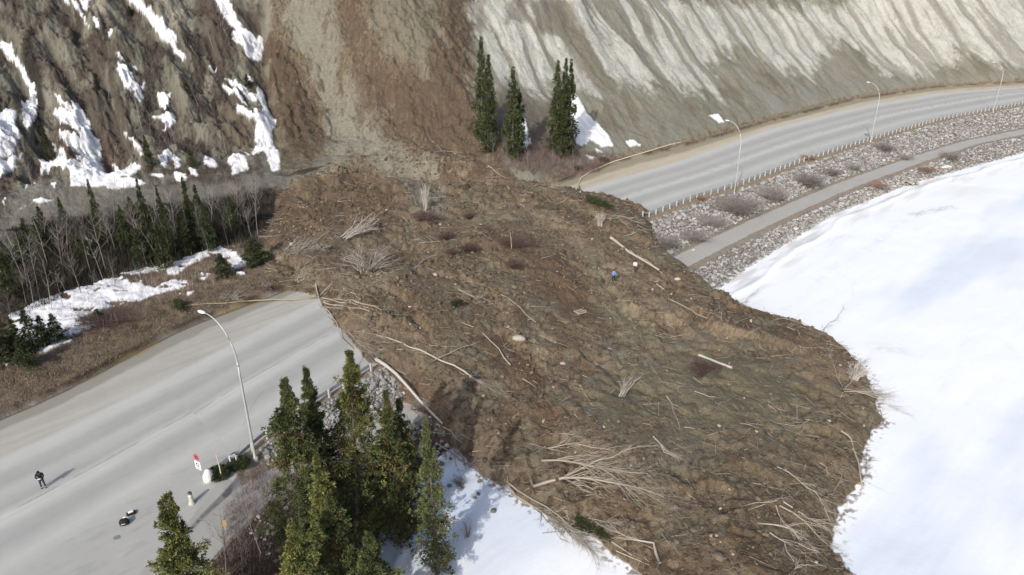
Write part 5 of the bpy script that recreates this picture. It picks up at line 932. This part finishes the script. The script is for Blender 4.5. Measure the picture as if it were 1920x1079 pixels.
# ------------------------------------------------------------------ the two bags on the road
b = at0(234, 984); o = thing('bag', 'black rounded bag with white top, lower of the two on the road', 'bag', b, .4)
s = MB(); s.lathe([(.2, 0), (.31, .08), (.33, .25), (.26, .42), (.12, .5)], 14, sx=1.1, sy=.85, jit=.05, rng=random.Random(1)); s.build('body', M['black'], o, True); s = MB(); s.box(.05, .22, .46, .2, .16, .1, 0, bev=.03); s.build('white_flap', M['white'], o); s = MB(); s.tube([(-.18, -.24, .2), (-.1, -.34, .3), (.06, -.34, .3), (.14, -.24, .2)], .025, 6); s.build('strap', M['cloth'], o)
b = at0(246, 965); o = thing('bag', 'black open case with a white square inside, upper of the two on the road', 'bag', b, .5)
s = MB(); s.box(0, 0, .1, .62, .42, .2, 0, bev=.06); s.build('body', M['black'], o); s = MB(); s.box(0, .02, .22, .36, .24, .06, .2, bev=.02); s.build('white_lining', M['white'], o); s = MB(); s.tube([(-.3, -.2, .14), (-.36, -.34, .1), (-.2, -.36, .08)], .02, 6); s.build('strap', M['cloth'], o)
b = at0(219, 1009); mb = MB(); mb.lathe([(.3, .006), (.22, .010), (.05, .012)], 14, jit=.2, rng=random.Random(8)); o = mb.build('oil_stain', mat('stain', (.20, .20, .20), rough=.6)); o.location = b; o.scale = (1, .8, 1); tag(o, 'small dark stain on the road below the bags', 'stain')

# ------------------------------------------------------------------ people
def skinned(name, verts, edges, radii, m, parent, root=0, sub=2):
    me = bpy.data.meshes.new(name); me.from_pydata(verts, edges, []); o = link(name, me, m, parent); md = o.modifiers.new('Skin', 'SKIN'); md.use_smooth_shade = True
    sv = me.skin_vertices[0].data
    for i, r in enumerate(radii): sv[i].radius = (r, r) if not hasattr(r, '__len__') else r; sv[i].use_root = (i == root)
    s = o.modifiers.new('Sub', 'SUBSURF'); s.levels = sub; s.render_levels = sub; return o
def person(loc, rz, label, jm, tm, hm, pose='stand', shoe='black', h=1.74, headm=None):
    o = thing('person', label, 'person', loc, rz); k = h/1.74
    # facing -y; joints
    J = {'pel': (0, 0, .96), 'sp': (0, .0, 1.15), 'ch': (0, .0, 1.36), 'nk': (0, .0, 1.50), 'h1': (0, -.02, 1.58), 'h2': (0, -.02, 1.70)}
    if pose == 'look_down': J['nk'] = (0, -.04, 1.49); J['h1'] = (0, -.10, 1.55); J['h2'] = (0, -.14, 1.65)
    arms = {'look_down': ((.20, -.02, 1.42), (.27, -.08, 1.16), (.11, -.30, 1.14)), 'stand': ((.20, 0, 1.42), (.26, .03, 1.14), (.27, -.06, .90)), 'walk': ((.20, 0, 1.42), (.25, .1, 1.16), (.24, 0, .93))}[pose]
    legs = {'look_down': [((.10, 0, .92), (.13, -.03, .50), (.15, 0, .09)), ((-.10, 0, .92), (-.12, .0, .50), (-.13, .03, .09))], 'stand': [((.10, 0, .92), (.11, -.02, .5), (.11, .02, .09)), ((-.10, 0, .92), (-.12, -.02, .5), (-.14, .02, .09))], 'walk': [((.10, 0, .92), (.10, -.16, .52), (.10, -.2, .09)), ((-.10, 0, .92), (-.10, .05, .5), (-.10, .28, .14))]}[pose]
    V = []; E = []; R = []
    def add(p, r, prev=None):
        V.append(tuple(c*k for c in p)); R.append(r*k)
        if prev is not None: E.append((prev, len(V)-1))
        return len(V)-1
    pe = add(J['pel'], .13); s1 = add(J['sp'], .125, pe); c1 = add(J['ch'], .14, s1); n1 = add(J['nk'], .058, c1); a1 = add(J['h1'], .085, n1); a2 = add(J['h2'], .085, a1); add((J['h1'][0], J['h1'][1]-.10, J['h1'][2]+.02), .02, a1)
    for sgn in (1, -1):
        sh, el, wr = [(p[0]*sgn, p[1], p[2]) for p in arms]; s = add(sh, .06, c1); e_ = add(el, .043, s); w = add(wr, .028, e_)
        d = Vector(wr)-Vector(el); d.normalize(); pa = Vector(wr)+d*.06; palm = add(pa, .033, w)
        sd = Vector((sgn*.6, .8, 0)) if abs(d.z) > .7 else Vector((sgn, 0, 0))
        for q, ln in enumerate((.06, .075, .07, .055)):
            b0 = pa+d*.03+sd*(q-1.5)*.018; f1 = add(b0+d*ln*.6, .009, palm); add(b0+d*ln-Vector((0, .02, .012)), .008, f1)
        t1 = add(pa-sd*.04*sgn+Vector((0, -.02, 0)), .010, w); add(pa-sd*.05*sgn+d*.05+Vector((0, -.02, 0)), .009, t1)
    for hp, kn, an in legs:
        a = add(hp, .085, pe); b_ = add(kn, .058, a); c_ = add(an, .04, b_); add((an[0], an[1]-.14, max(an[2]-.05, .03)), .038, c_)
    skinned('body', V, E, R, M['skin'], o, sub=1)
    V = []; E = []; R = []; pe = add((0, J['pel'][1], .90), .15); s1 = add(J['sp'], .155, pe); c1 = add(J['ch'], .17, s1); add((J['nk'][0], J['nk'][1], J['nk'][2]-.02), .085, c1)
    for sgn in (1, -1):
        sh, el, wr = [(p[0]*sgn, p[1], p[2]) for p in arms]; s = add(sh, .085, c1); e_ = add(el, .065, s); add(wr, .05, e_)
    skinned('jacket', V, E, R, M[jm], o, sub=1)
    V = []; E = []; R = []; pe = add((0, 0, .95), .14)
    for hp, kn, an in legs: a = add((hp[0], hp[1], hp[2]-.04), .10, pe); b_ = add(kn, .075, a); add((an[0], an[1], an[2]+.03), .062, b_)
    skinned('trousers', V, E, R, M[tm], o, sub=1)
    for hp, kn, an in legs:
        V = []; E = []; R = []; a = add((an[0], an[1]+.02, an[2]-.02), .05); add((an[0], an[1]-.16, max(an[2]-.045, .035)), .042, a); skinned('shoe', V, E, R, M[shoe], o, sub=1)
    hr = MB(); hx, hy, hz = [c*k for c in J['h2']]; hr.lathe([(.10, -.08), (.112, -.03), (.108, .03), (.075, .085), (.02, .105)], 14, hx, hy+.015, hz+.0, sy=1.12); hr.build('hair' if hm != 'black' else 'hood', M[hm], o, True)
    for sgn in (1, -1):
        ey = MB(); ey.lathe([(.004, -.008), (.011, 0), (.004, .008)], 8, J['h1'][0]*k+sgn*.032, J['h1'][1]*k-.083, J['h1'][2]*k+.055); ey.build('eye', M['dark'], o)
    return o
b = at0(82, 916); person(b, math.radians(25), 'person in black jacket and dark jeans standing on the road, head bent over a controller', 'black', 'navy', 'black', 'look_down')
o = thing('controller', 'small pale drone controller held by the person in black', 'controller', b+Vector((.13, -.32, 1.15)), math.radians(25)); s = MB(); s.box(0, 0, 0, .2, .1, .04, 0, bev=.01); s.build('body', M['white'], o); s = MB(); s.box(0, .05, .06, .16, .015, .09); s.build('screen', M['dark'], o)
b = at(1150, 530); person(b, math.radians(200), 'person in light blue jacket and black trousers walking on the slide', 'blue', 'black', 'dark', 'walk', 'white')
b = at(1190, 512); person(b, math.radians(150), 'person in white jacket and dark trousers on the slide below the thick log', 'cloth', 'brownc', 'dark', 'walk', 'black')
